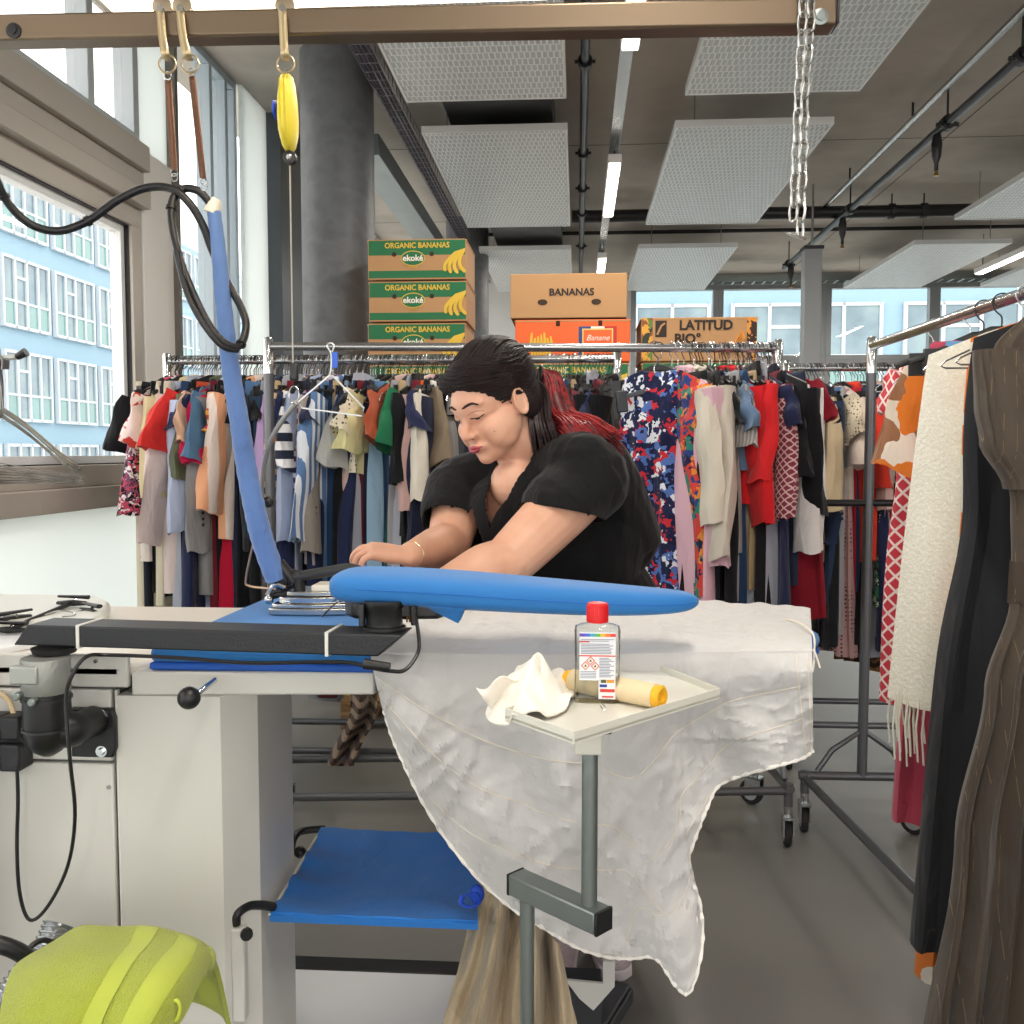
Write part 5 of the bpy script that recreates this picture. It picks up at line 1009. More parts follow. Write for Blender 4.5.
MB().box(px_-.02, px_+.016, py_-.018, py_+.018, ZT-.068, ZT-.012).build('socket', TM, o, bevel=.003); kq = P(605, 727, 1.19); MB().lathe([(.009, -.006), (.010, 0), (.008, .008)], kq, (1, -.5, 0), 16).build('clamp_knob', BLK, o)
pb = P(590, 905, 1.20); zb_ = pb.z; MB().tube([(px_, py_, ZT-.045), (px_, py_, zb_)], .0105, 18).build('upper_pole', GALV, o)
e0 = P(607, 930, 1.185); 
q0 = PZ(600, 916, zb_-.008); q1 = PZ(516, 878, zb_-.008); 
v_ = (q1-q0); v_.z = 0; LL = v_.length; Mx = Matrix.Translation((q0.x, q0.y, zb_-.012)) @ Matrix.Rotation(atan2(v_.y, v_.x), 4, 'Z')
MB().box(-.004, LL, -.016, .016, -.016, .014, Mx).build('offset_bar', GALV, o, bevel=.003); MB().box(-.008, -.003, -.016, .016, -.016, .014, Mx).build('end_cap', BLK, o, bevel=.001); MB().box(LL-.001, LL+.003, -.016, .016, -.016, .014, Mx).build('end_cap', BLK, o, bevel=.001)
lp = Mx @ Vector((LL-.022, 0, 0)); MB().tube([(lp.x, lp.y, zb_-.028), (lp.x, lp.y, zb_-.085)], .0105, 16).build('collar', GALV, o); MB().tube([(lp.x, lp.y, 0.0), (lp.x, lp.y, zb_-.085)], .0098, 16).build('lower_pole', GALV, o)
MB().lathe([(.08, 0), (.08, .008), (.02, .014)], (lp.x, lp.y, 0)).build('foot_plate', GALV, o)
# bottle
o = thing('plastic_bottle', 'clear flat bottle with red screw cap standing on the small tray', 'bottle', PZ(597, 702, ZT-.009)); bb_ = PZ(597, 701, ZT-.009); bx, by, bz = bb_.x, bb_.y, ZT-.0085
sc = by/F; W2, D2, H = 23*sc, .014, 78*sc
def rr(w, d, n=6, r=.35):
    out = []; rc = min(w, d)*r*1.6
    for (sx_, sy_, a0) in ((1, 1, 0), (-1, 1, pi/2), (-1, -1, pi), (1, -1, 3*pi/2)):
        for k in range(n+1): a = a0+pi/2*k/n; out.append((sx_*(w-rc)+rc*cos(a), sy_*(d-rc)+rc*sin(a)))
    return out
secs = [(W2*.92, D2*.9, 0), (W2, D2, .004), (W2*.97, D2, H*.5), (W2, D2, H*.93), (W2*.97, D2*.95, H*.97), (W2*.75, D2*.85, H*.995), (.011, .011, H*1.02), (.010, .010, H*1.08)]
bm_ = MB(); vs = []; n = 28
for w_, d_, z_ in secs: vs += [(bx+x, by+y, bz+z_) for x, y in rr(w_, d_)]
bm_.add(vs, [(i*n+k, i*n+(k+1) % n, (i+1)*n+(k+1) % n, (i+1)*n+k) for i in range(len(secs)-1) for k in range(n)]+[tuple(range(n))[::-1], tuple(range((len(secs)-1)*n, len(secs)*n))])
def clear():
    m = bpy.data.materials.new('clear_plastic'); m.use_nodes = True; N = m.node_tree.nodes; L = m.node_tree.links; N.remove(N['Principled BSDF'])
    t = N.new('ShaderNodeBsdfTransparent'); t.inputs[0].default_value = (.93, .95, .95, 1); g = N.new('ShaderNodeBsdfGlossy'); g.inputs['Roughness'].default_value = .06; lw = N.new('ShaderNodeLayerWeight'); lw.inputs[0].default_value = .28; mx = N.new('ShaderNodeMixShader')
    L.new(lw.outputs['Fresnel'], mx.inputs[0]); L.new(t.outputs[0], mx.inputs[1]); L.new(g.outputs[0], mx.inputs[2]); L.new(mx.outputs[0], N['Material Output'].inputs[0]); return m
bm_.build('bottle_body', clear(), o)
RED = mat('#d5151c', .4); cz = bz+H*1.03
MB().lathe([(.0135, 0), (.0138, .002), (.0135, 18*sc), (.012, 19.5*sc), (.004, 20*sc)], (bx, by, cz), n=32).build('screw_cap', RED, o)
b = MB()
for k in range(28): a = 2*pi*k/28; b.tube([(bx+cos(a)*.0137, by+sin(a)*.0137, cz+.001), (bx+cos(a)*.0137, by+sin(a)*.0137, cz+17*sc)], .0005, 4)
b.build('cap_ridges', RED, o)
yf = by-D2-.0006
def lbl(x0_, x1_, y0_, y1_, m_, n_='label_print', dd=0.): return MB().box(bx+x0_*W2, bx+x1_*W2, yf-dd, yf+.0004-dd, bz+y0_*H, bz+y1_*H).build(n_, m_, o, smooth=False)
LW = mat('#e4e6ea', .5)
lbl(-.78, .78, .30, .92, LW, 'label'); lbl(0.05, .78, .06, .31, LW, 'label')
rb = ['#6a3fb0', '#3d62c8', '#3aa0c0', '#57b04a', '#e0b030', '#e07a2c', '#d83a30']
for i, c0 in enumerate(rb): lbl(-.78+i*.2229, -.78+(i+1)*.2229, .865, .905, mat(c0, .5), 'rainbow_bar', .0003)
T_ = mat('#7c8494', .6); TR = mat('#d2402f', .6)
lbl(-.78, -.35, .79, .81, TR, 'red_line', .0003); lbl(-.78, .78, .61, .625, TR, 'red_line', .0003); lbl(.12, .75, .15, .19, TR, 'red_line', .0003); lbl(.2, .7, .08, .1, TR, 'red_line', .0003)
b = MB()
for i in range(10): b.box(bx-.72*W2, bx+(.6+.12*sin(i*3))*W2, yf-.0004, yf, bz+(.645+.02*i)*H, bz+(.653+.02*i)*H) if i != 7 else None
for i in range(13): b.box(bx+.08*W2, bx+(.6+.12*sin(i*2))*W2, yf-.0004, yf, bz+(.345+.02*i)*H, bz+(.353+.02*i)*H)
for i in range(5): b.box(bx-.74*W2, bx-.05*W2, yf-.0004, yf, bz+(.33+.02*i)*H, bz+(.337+.02*i)*H)
b.build('small_print', T_, o, smooth=False)
for (cx, cz_) in ((-.52, .49), (-.3, .555), (-.1, .485)):
    r_ = .0058; c0 = Vector((bx+cx*W2, yf-.0003, bz+cz_*H)); MB().add([c0+Vector(v)*r_ for v in ((1,0,0),(0,0,1),(-1,0,0),(0,0,-1))], [(0,1,2,3)]).build('hazard_diamond', TR, o, smooth=False)
    MB().add([c0+Vector((0,-.0002,0))+Vector(v)*r_*.75 for v in ((1,0,0),(0,0,1),(-1,0,0),(0,0,-1))], [(0,1,2,3)]).build('hazard_field', OFFW, o, smooth=False); MB().add([c0+Vector((0,-.0004,0))+Vector(v)*r_*.35 for v in ((.8,0,-.6),(.3,0,.5),(0,0,1),(-.5,0,.1),(-.7,0,-.6))], [(0,1,2,3,4)]).build('hazard_symbol', KB, o, smooth=False)
lbl(.15, .38, .27, .31, mat('#4c5a34', .6), 'badge', .0003); lbl(.4, .72, .27, .31, mat('#e29a2e', .6), 'badge', .0003); lbl(.1, .42, .215, .25, mat('#23409a', .6), 'badge', .0003)
# lint roller
o = thing('lint_roller', 'cream adhesive lint roller with yellow end caps lying behind the bottle', 'lint roller', PZ(625, 685, ZT)); a = P(573, 668, 1.27); c = P(660, 688, 1.19); rz_ = .0155; a.z = c.z = ZT-.009+rz_+.0005; ax = (c-a).normalized(); Ld = (c-a).length
MB().lathe([(.0125, 0), (rz_, 0), (rz_, Ld-.006), (.0125, Ld-.006)], a, ax, 30).build('paper_roll', mat('#dcc9a3', .8, var=.08, bump=(120, .3)), o); YC_ = mat('#eeb21a', .4)
MB().lathe([(.0145, Ld-.006), (.0148, Ld-.004), (.0148, Ld+.002), (.012, Ld+.004), (.006, Ld+.003), (.005, Ld-.001)], a, ax, 26).build('end_cap', YC_, o); MB().lathe([(.0125, -.01), (.0125, .0)], a, ax, 20).build('end_cap', YC_, o)
# crumpled cloth
o = thing('crumpled_cloth', 'small crumpled white cloth hanging over the tray corner', 'cloth', PZ(530, 700, ZT))
base = PZ(538, 698, ZT)
def cl(u, v):
    a = u*2*pi; r = v; x = 538+cos(a)*(36 if cos(a) > 0 else 52)*r; y = 697+sin(a)*22*r; h_ = .038*(1-r**1.4)*(1+.3*sin(a*3+1))+.012*sin(a*5+r*6)*r*(1-r*.3)
    p = PZ(x, y, ZT-.006); p.z += max(.002, h_+.012*nse(cos(a)*2*r+1, sin(a)*2*r, 1.5)*1.4)
    if cos(a) < -.5 and r > .55: p.z -= (r-.55)*.055*(-cos(a)); 
    return p
MB().grid(cl, 72, 26, .002).build('folded_cloth', mat('#ece7dc', .85, wr=.5, bump=(200, .2), sheen=.3), o)
def c2(u, v): 
    p = P(476+u*20+v*(48-u*8), 688+u*28*(1-v*.3)-v*14+4*sin(v*9), 1.2-.012*sin(u*6+v*5)); return p
MB().grid(c2, 16, 24, .002).build('cloth_corner', mat('#ece7dc', .85, wr=.5, bump=(200, .2), sheen=.3), o)
# safety pin
o = MB().tube(cr([PZ(601, 703, ZT-.005), PZ(606, 708, ZT-.005), PZ(604, 710, ZT-.005), PZ(600, 706, ZT-.005)], 4), .0006, 5).build('safety_pin', CHROME); tag(o, 'tiny metal pin lying on the tray before the bottle', 'pin')
# foot pedal
o = thing('foot_pedal', 'dark grey foot pedal on the floor under the board', 'pedal', PZ(610, 1000, 0)); q = PZ(598, 1030, .03)
MB().prism([(-.03, -.1), (.03, -.1), (.035, .1), (-.025, .1)], .0, .035, Matrix.Translation((q.x+.02, q.y+.08, 0)) @ Matrix.Rotation(-.35, 4, 'Z')).build('pedal_base', mat('#3b3d41', .5), o, bevel=.004); MB().prism([(-.026, -.09), (.026, -.09), (.03, .09), (-.02, .09)], .04, .05, Matrix.Translation((q.x+.02, q.y+.08, 0)) @ Matrix.Rotation(-.35, 4, 'Z')).build('pedal_plate', mat('#55575b', .45, .3), o, bevel=.003)
# things under: bucket, scarf garment
q = PZ(334, 712, .14)
o = thing('yellow_bucket', 'yellow container standing on the pallet under the clothes', 'container', (q.x, q.y+.1, .141)); MB().lathe([(.05, 0), (.06, .1), (.062, .2), (.045, .22)], (q.x, 4.45, .141), n=24).build('tub', mat('#e2cf38', .4), o); MB().lathe([(.045, .22), (.045, .235)], (q.x, 4.45, .141), n=24).build('lid', BLK, o)
q = P(322, 700, 4.3); o = thing('red_handled_tool', 'tool with curved red handle standing on the pallet', 'tool', (q.x, 4.36, .141)); MB().tube(cr([(q.x-.01, 4.36, .2), (q.x+.02, 4.36, .28), (q.x+.015, 4.36, .42), (q.x+.015, 4.36, .5)], 5), .018, 10).build('handle', mat('#a02a30', .4), o); MB().box(q.x-.04, q.x+.06, 4.34, 4.4, .141, .2).build('head', mat('#5b2326', .5), o, bevel=.01)
o = thing('striped_scarf', 'brown and cream striped scarf trailing low under the rear rack', 'scarf', P(355, 765, 3.3))
def sc_(u, v): 
    x = 347+u*26+10*sin(v*5)*v-14*max(0, v-.55)*1.6; return P(x, 660+v*106, 3.3+.05*sin(u*9+v*3)+.03*sin(v*11))
MB().grid(sc_, 24, 40, .004).build('cloth', fab('#8b7765', 'stripe', ('#3d2a22',), 22, 'Z'), o)
# ================= woman =================
def remesh(b, vox, smooth_it=4, name='m', cut=None, sub=0):
    me = bpy.data.meshes.new(name); me.from_pydata([tuple(v) for v in b.v], [], b.f); o = bpy.data.objects.new(name, me); C.objects.link(o)
    r = o.modifiers.new('r', 'REMESH'); r.mode = 'VOXEL'; r.voxel_size = vox; r.use_smooth_shade = True
    if smooth_it: s_ = o.modifiers.new('s', 'SMOOTH'); s_.iterations = smooth_it; s_.factor = .6
    bpy.context.view_layer.update(); dg = bpy.context.evaluated_depsgraph_get(); m2 = bpy.data.meshes.new_from_object(o.evaluated_get(dg)); bpy.data.objects.remove(o); bpy.data.meshes.remove(me)
    out = MB(); out.v = [v.co.copy() for v in m2.vertices]; out.f = [tuple(p.vertices) for p in m2.polygons]; bpy.data.meshes.remove(m2)
    if cut:
        keep = [f for f in out.f if not cut(sum((out.v[i] for i in f), Vector())/len(f))]; out.f = keep
        used = sorted({i for f in keep for i in f}); mp = {k: i for i, k in enumerate(used)}; out.v = [out.v[k] for k in used]; out.f = [tuple(mp[i] for i in f) for f in keep]
    return out
def caps(b, pts, rs, n=16, sub=6, flat=1., up=None):
    p = cr(pts, sub); m = len(p); rr_ = []
    for i in range(m): t = i/(m-1)*(len(rs)-1); k = min(int(t), len(rs)-2); rr_.append(rs[k]+(rs[k+1]-rs[k])*(t-k))
    b.tube(p, rr_, n, flat=flat, up=up); b.ell(p[0], rr_[0]*.98, n=12); b.ell(p[-1], rr_[-1]*.98, n=12)
def skinmat():
    m = bpy.data.materials.new('skin'); m.use_nodes = True; N = m.node_tree.nodes; L = m.node_tree.links; b = N['Principled BSDF']
    b.inputs['Roughness'].default_value = .5; b.inputs['Subsurface Weight'].default_value = .12; b.inputs['Subsurface Radius'].default_value = (.02, .008, .004); b.inputs['Subsurface Scale'].default_value = .5
    tc = N.new('ShaderNodeTexCoord'); n = N.new('ShaderNodeTexNoise'); n.inputs['Scale'].default_value = 14; n.inputs['Detail'].default_value = 4; L.new(tc.outputs['Object'], n.inputs[0])
    r = N.new('ShaderNodeValToRGB'); r.color_ramp.elements[0].position = .3; r.color_ramp.elements[0].color = lin('#cf9a80'); r.color_ramp.elements[1].position = .7; r.color_ramp.elements[1].color = lin('#dcae94'); L.new(n.outputs[0], r.inputs[0]); L.new(r.outputs[0], b.inputs['Base Color']); return m
SKIN = skinmat()
W = thing('person', 'woman in a black short-sleeved top leaning over the board, ironing, red ponytail', 'person', (P(600, 600, 2.3).x, 2.3, 0))
Fv = Vector((-.60, -.66, -.42)).normalized(); U0 = Vector((-.37, -.28, .88)); Uv = (U0-Fv*U0.dot(Fv)).normalized(); Xv = Fv.cross(Uv)
HM = Matrix((Xv, Fv, Uv)).transposed()
eye = P(465, 416.5, 2.06); S = 1.05
H0 = eye-HM @ Vector((0, .079*S, 0))
def H(x, y, z): return H0+HM @ Vector((x*S, y*S, z*S))
b = MB()
def he(c, r): b.ell(H(*c), tuple(q*S for q in r), M=HM, n=24)
he((0, -.012, .030), (.074, .092, .084)); he((0, .022, .012), (.064, .066, .062)); he((0, .018, -.045), (.060, .066, .058)); he((0, .042, -.088), (.040, .038, .028)); he((0, .064, -.098), (.021, .019, .017))
he((0, .04, -.072), (.045, .042, .032))
for s_ in (-1, 1):
    he((s_*.036, .048, -.040), (.028, .030, .028)); he((s_*.040, .040, -.054), (.026, .034, .034)); he((s_*.048, .018, -.040), (.022, .040, .040)); he((s_*.040, .03, -.068), (.025, .034, .028)); he((s_*.029, .064, .020), (.024, .015, .009)); he((s_*.032, .0605, -.003), (.0165, .018, .0115))
    he((s_*.0115, .087, -.041), (.0085, .011, .0075)); he((s_*.008, .0795, -.070), (.014, .012, .006))
caps(b, [H(0, .072, .014), H(0, .082, -.010), H(0, .0975, -.033), H(0, .0985, -.039)], [.010, .0085, .0105, .0105], sub=3)
he((0, .084, -.0640), (.018, .010, .0055)); he((0, .082, -.0735), (.017, .0105, .0065)); he((0, .074, -.069), (.029, .012, .013))
for s_ in (-1, 1):
    c = H(s_*.074, -.008, -.012); b.ell(c, (.007, .017, .030), M=HM, n=16)
    b.tube([H(s_*(.082), -.008+.016*cos(a), -.012+.028*sin(a)) for a in [2*pi*k/16 for k in range(16)]], .0038, 8, closed=True)
NB = P(530, 470, 2.24)
caps(b, [H(0, -.02, -.04), H(0, -.022, -.10), NB+Vector((.0, .0, -.0)), NB+Vector((.02, .02, -.05))], [.056, .056, .066, .085], n=20)
# shoulders/arms
shL = P(592, 478, 2.10); elL = P(507, 563, 1.93); wrL = P(424, 594, 1.80)
shR = P(462, 490, 2.24); elR = P(449, 544, 2.12); wrR = P(409, 556, 1.90)
caps(b, [shL, shL.lerp(elL, .4), shL.lerp(elL, .75), elL], [.070, .066, .060, .053], n=20); caps(b, [elL, elL.lerp(wrL, .3)+Vector((0, 0, .006)), elL.lerp(wrL, .7), wrL], [.053, .050, .038, .028], n=20, flat=1)
caps(b, [shR, shR.lerp(elR, .5), elR], [.066, .058, .048], n=20); caps(b, [elR, elR.lerp(wrR, .35), elR.lerp(wrR, .75), wrR], [.049, .046, .034, .025], n=20)
# torso core
T1, T2, T3, T4 = P(545, 500, 2.24), P(555, 560, 2.3), P(575, 630, 2.38), P(590, 690, 2.42)
for c, r in ((T1, (.15, .12, .12)), (T2, (.17, .13, .12)), (T3, (.17, .14, .12)), (T4, (.17, .14, .12))): b.ell(c, r, n=24)
b.ell(P(516, 484, 2.15), (.06, .05, .06), n=20); b.tube([T1, T2, T3, T4], .13, 20); caps(b, [shL, T1+Vector((0, 0, .06)), shR], [.065, .08, .055])
for s_, fx in ((-1, P(560, 960, 2.36)), (1, P(608, 965, 2.42))):
    hp_ = T4+Vector((s_*.08, 0, -.04)); an = Vector((fx.x, fx.y, .09)); caps(b, [hp_, hp_.lerp(an, .5)+Vector((0, -.02, 0)), an], [.10, .07, .042], n=18)
# hands
def hand(wr, dirv, palm_n, side, curl, spread, sc=1.0, fl=(.070, .078, .073, .058), thumb=None):
    d = dirv.normalized(); n_ = (palm_n-d*palm_n.dot(d)).normalized(); w = d.cross(n_)*side   # w towards thumb
    def q(a, b_, c_): return wr+d*a*sc+w*b_*sc+n_*c_*sc
    for k in range(5): t = (k-2)/2; caps(b, [q(.0, t*.016, 0), q(.045, t*.024, .0), q(.085, t*.030, .0)], [.015, .0145, .012], n=10, sub=3)
    tips = []
    for k in range(4):
        off = .030-.020*k; L_ = fl[k]; base = q(.086-.004*abs(k-1), off, 0); a = curl[k]; p = base; pts = [base-d*.02*sc]; ang = a*.25
        for seg, ll in enumerate((.46, .31, .23)):
            pts.append(p); ang_ = ang; dd = (d+w*spread*(1.5-k)*.3).normalized(); dirn = dd*cos(ang_)+n_*sin(ang_); p = p+dirn*L_*ll*sc; ang += a*.75
        pts.append(p); caps(b, pts, [.0098*sc, .0096*sc, .0088*sc, .0082*sc, .0068*sc], n=10, sub=4); tips.append((p, dirn, n_))
    tb = thumb or [(.018, .028, .004), (.045, .050, .016), (.068, .056, .028), (.088, .052, .036)]
    caps(b, [q(*t_) for t_ in tb], [.016*sc, .0135*sc, .0105*sc, .008*sc], n=10, sub=4)
    return tips
wr = wrR; tips = hand(wr, Vector((-.88, -.30, .16)), Vector((-.25, .15, -1)), -1, (1.35, 1.25, 1.15, 1.05), .6, .86)
hand(wrL, Vector((-.9, -.05, -.12)), Vector((0, 0, -1)), 1, (.35, .3, .3, .35), .4, .95)
body_b = remesh(b, .0034, 5, 'body'); bo = body_b.build('body', SKIN, W); bo.data.set_sharp_from_angle(angle=pi)
from mathutils.bvhtree import BVHTree
bvh = BVHTree.FromPolygons([tuple(v) for v in body_b.v], body_b.f)
def SP(x, z, off=0., y0=.2):
    h_, n_, i_, d_ = bvh.ray_cast(H(x, y0, z), -Fv); return (h_+Fv*off) if h_ else H(x, .06, z)
for i, (p, dirn, n_) in enumerate(tips[:4]):
    up_ = -(n_-dirn*n_.dot(dirn)).normalized(); c = p+up_*.0060-dirn*.003; q = Matrix((dirn.cross(up_).normalized(), dirn.normalized(), up_.normalized())).transposed(); MB().ell(c, (.0055, .0095, .0034), M=q, n=12).build('fingernail', mat('#6f80e6', .25), W)
LIP = mat('#a3444f', .4)
def patch(zt, zb, hw, bulge, n_='lips', m_=None, base=.0012, nu=30, nv=8):
    def fn(u, v):
        x = (u*2-1)*hw; z = zt(u*2-1)*(1-v)+zb(u*2-1)*v; return SP(x, z, base+bulge*sin(pi*v)*sqrt(max(0, 1-(u*2-1)**2)))
    return MB().grid(fn, nu, nv, .0012).build(n_, m_, W)
mz = -.0688
patch(lambda t: mz+.0070*(1-abs(t)**1.6)-.0018*math.exp(-(t/.14)**2)+.0006, lambda t: mz-.0012*(1-abs(t))+.0005, .0215, .0028, 'upper_lip', LIP)
patch(lambda t: mz-.0012*(1-abs(t)), lambda t: mz-.0105*(1-abs(t)**1.9), .0195, .0034, 'lower_lip', LIP)
MB().tube([SP(-.0225+.045*k/20, mz-.0008*(1-abs(k/10-1)), .0012) for k in range(21)], [.0004]+[.0009]*19+[.0004], 6).build('mouth_line', mat('#5c2430', .7), W)
HD = mat('#1f1518', .5, bump=(300, .3)); LSH = mat('#17100f', .6)
for s_ in (-1, 1):
    patch(lambda t: .0225+.0035*(1-t*t)-.003*(t > .5)*(t-.5), lambda t: .0175+.0045*(1-t*t)+.003*t*0, .0001, 0, 'x', HD) if False else None
    q = [SP(s_*(.0095+.0375*k/24), .0190+.0055*sin(pi*min(1, k/24*.95)**1.3)-.002*(k/24)**3, .0003) for k in range(25)]
    MB().tube(q, [.0012+.0018*min(1, k/5)*(1-max(0, (k-12)/13)**1.5*.85) for k in range(25)], 8).build('eyebrow', mat('#2b1a18', .8), W)
    cx_ = s_*.0315
    def ez(t): return -.0075-.0018*(1-t*t)
    MB().tube([SP(cx_+.0150*t_, -.0055-.0030*(1-t_*t_)+.0, .0006) for t_ in [k/10-1 for k in range(21)]], [.0005]+[.0013]*18+[.0012, .0006], 6).build('eyelashes', LSH, W)
    patch(lambda t: -.0058-.003*(1-t*t), lambda t: -.0062-.0062*(1-t*t), .0001, 0) if False else None
    def ef(u, v): t_ = u*2-1; zz_ = (-.0060-.0030*(1-t_*t_))*(1-v)+(-.0060-.0064*(1-t_*t_))*v; return SP(cx_+.0135*t_, zz_, .0004)
    MB().grid(ef, 16, 3, .0006).build('eyeball', mat('#c9bdb6', .25), W)
    def ef2(u, v): t_ = (u*2-1)*.36; zz_ = (-.0060-.0030*(1-t_*t_))*(1-v)+(-.0060-.0062*(1-t_*t_))*v; return SP(cx_+.0135*t_, zz_, .0008)
    MB().grid(ef2, 8, 3, .0006).build('iris', mat('#24150f', .15), W)
    MB().tube([SP(cx_+.0155*t_, .0065-.0052*t_*t_, .0000) for t_ in [k/10-1 for k in range(21)]], .0006, 5).build('eyelid_crease', mat('#8d5a4a', .7), W)
    MB().ell(SP(s_*.0090, -.0475, .0005), (.0040, .003, .0016), M=HM, n=10).build('nostril', mat('#6a362e', .8), W)
MB().ell(SP(-.056, -.045), .0013, n=8).build('mole', mat('#4a2a22', .7), W)
# ---- hair ----
hb = MB()
def hh_(c, r): hb.ell(H(*c), tuple(q*S for q in r), M=HM, n=26)
hh_((0, -.030, .040), (.086, .096, .088)); hh_((-.005, .020, .074), (.060, .052, .034)); hh_((.022, .030, .066), (.052, .050, .030)); hh_((-.03, .02, .064), (.048, .052, .032))
for s_ in (-1, 1): hh_((s_*.064, -.006, .050), (.022, .05, .040)); hh_((s_*.064, -.047, -.01), (.022, .040, .055))
hh_((0, -.10, .01), (.05, .04, .05))
HAIR = mat('#120b0c', .55, var=.3, pat='mottle', cols=('#1e1213', '#0e0809'), scale=40, spec=.35, bump=(160, .5), stretch=(1, 1, 1)); REDH = mat('#7d1a1f', .5, var=.3, pat='mottle', cols=('#a32a2c', '#4a1216'), scale=60, bump=(200, .5)); MIDH = mat('#4a1a1e', .42, var=.3, pat='mottle', cols=('#6d1f24', '#331518'), scale=60)
hcap = remesh(hb, .005, 5, 'hair'); hc = hcap.build('hair', HAIR, W); hc.data.set_sharp_from_angle(angle=pi)
rnd = random.Random(5)
hbv = BVHTree.FromPolygons([tuple(v) for v in hcap.v], hcap.f); HC0 = H(0, -.028, .038)
def onhair(p, off):
    d = (p-HC0).normalized(); h_, n_, i_, q_ = hbv.ray_cast(HC0+d*.4, -d)
    return h_+d*off if h_ else p
PT = (0, -.138, .030)   # ponytail root (local)
def strand(pts, r, m_, bb): bb.tube(cr(pts, 6), [r*(.5+.5*sin(pi*min(1, max(0, t/(6*(len(pts)-1)))*.9+.08))) for t in range(6*(len(pts)-1)+1)], 5)
sb = MB()
for k in range(190):
    th = rnd.uniform(-1, 1)
    # start along hairline arc from left temple over forehead to right temple
    a = th*1.9; sx = .074*sin(a); sz = .105*max(cos(a), -.35)-.0; sy = .050*cos(a*.75)-.005*rnd.random()
    p0 = Vector((sx, sy, sz+.0)); out = []
    for t in (0, .15, .35, .55, .75, .9, 1):
        x = sx*(1-t)+sin(pi*t)*sx*.45; y = sy*(1-t)+PT[1]*t; z = sz*(1-t)+PT[2]*t+sin(pi*t)*.06*(.4+cos(a) if cos(a) > -.4 else 0)
        v = Vector((x, y, z)); c_ = Vector((0, -.028, .040)); d_ = v-c_; e_ = Vector((d_.x/.088, d_.y/.096, d_.z/.090)).length
        tgt = 1.012+.02*rnd.random()
        out.append(onhair(H(*v), -.001+.004*rnd.random()) if t < .9 else H(*v))
    strand(out, rnd.uniform(.0012, .0028), HAIR, sb)
for k in range(120):
    f = rnd.random(); z1 = .035+.10*f+rnd.uniform(-.006, .006); out = []
    for t in [i/7 for i in range(8)]:
        a = -.95+3.3*t; v = Vector((-sin(a)*.088, cos(a)*.093-.022, z1*(1-t)+(-.02+.09*rnd.random()*.2+.08*f)*t+.03*(f-.4)*sin(pi*t))); c_ = Vector((0, -.030, .040)); d_ = v-c_; e_ = Vector((d_.x/.086, d_.y/.096, d_.z/.088)).length
        v = c_+d_/e_*(1.015+.03*rnd.random()) if abs(v.z-.04) < .08 else v
        out.append(onhair(H(*v), .0+.004*rnd.random()))
    strand(out[:7], rnd.uniform(.0015, .003), HAIR, sb)
so_ = sb.build('hair_strands', HAIR, hc); so_['kind'] = 'stuff'
# dark side locks behind ear down to the shoulder
sb = MB(); 
for k in range(90):
    r1, r2, r3 = rnd.uniform(-1, 1), rnd.uniform(-1, 1), rnd.random()
    dd = 2.15+.03*r2
    strand([H(-.055+.012*r1, -.06+.02*r2, .03), P(538+8*r1, 392+4*r2, dd), P(540+10*r1, 415, dd-.01), P(543+12*r1, 435+8*r2, dd-.02), P(550+16*r1, 450+10*r3, dd)], rnd.uniform(.003, .006), HAIR, sb)
q_ = sb.build('side_locks', mat('#251517', .4, var=.3, bump=(200, .4)), hc); q_['kind'] = 'stuff'
pr = P(541, 375, 2.20)
for nm, m_, cnt, dark in (('ponytail_inner', MIDH, 170, 1), ('ponytail_red', REDH, 260, 0)):
    sb = MB()
    for k in range(cnt):
        r1, r2, r3 = rnd.uniform(-1, 1), rnd.uniform(-1, 1), rnd.random(); f = r3
        st = P(541+5*r1, 378+9*r2, 2.21+.02*r1)
        m1 = P(553+9*r1, 392+16*r2, 2.20+.02*r2); m2 = P(562+13*r1-6*dark, 418+10*r2+10*dark, 2.18+.02*r1)
        if r3 < .55: e1 = P(588+10*r1, 424+8*r2+6*dark, 2.14); e2 = P(608+16*f*1.5+5*r1, 444+12*r2+5*dark, 2.12+.02*r2)
        else: e1 = P(575+14*r1, 428+6*r2, 2.11); e2 = P(592+18*r1, 440+13*r3+4*r2, 2.10)
        strand([st, m1, m2, e1, e2], rnd.uniform(.0012, .003), m_, sb)
    q_ = sb.build(nm, m_, hc); q_['kind'] = 'stuff'
hb = MB(); caps(hb, [P(540, 372, 2.2), P(552, 388, 2.2), P(558, 406, 2.19), P(566, 422, 2.17)], [.010, .020, .022, .012], n=14); remesh(hb, .006, 3).build('ponytail_core', MIDH, hc)
n = 20; MB().tube([pr+Vector((.0, cos(2*pi*k/n)*.02, sin(2*pi*k/n)*.02)) for k in range(n)], .005, 8, closed=True).build('hair_tie', BLK, hc)
# ---- top ----
tb = MB()
tb.ell(P(540, 500, 2.22), (.155, .135, .12), n=28); tb.ell(P(560, 548, 2.28), (.205, .15, .15), n=28); tb.ell(P(572, 600, 2.33), (.205, .165, .16), n=28); tb.ell(P(585, 665, 2.38), (.205, .17, .17), n=28)
tb.ell(P(572, 470, 2.22), (.12, .11, .095), n=24); tb.ell(P(500, 520, 2.18), (.085, .10, .105), n=24); tb.ell(P(487, 575, 2.2), (.075, .11, .12), n=24)
caps(tb, [P(545, 462, 2.24), shL+Vector((-.02, 0, .018))], [.075, .082]); caps(tb, [P(515, 472, 2.24), shR+Vector((0.005, 0, 0))], [.072, .083])
cuL = shL.lerp(elL, .42); caps(tb, [shL, shL.lerp(elL, .25), cuL], [.084, .082, .084], n=24)
cuR = shR.lerp(elR, .62)+Vector((-.005, 0, 0)); caps(tb, [shR, cuR], [.082, .072], n=24)
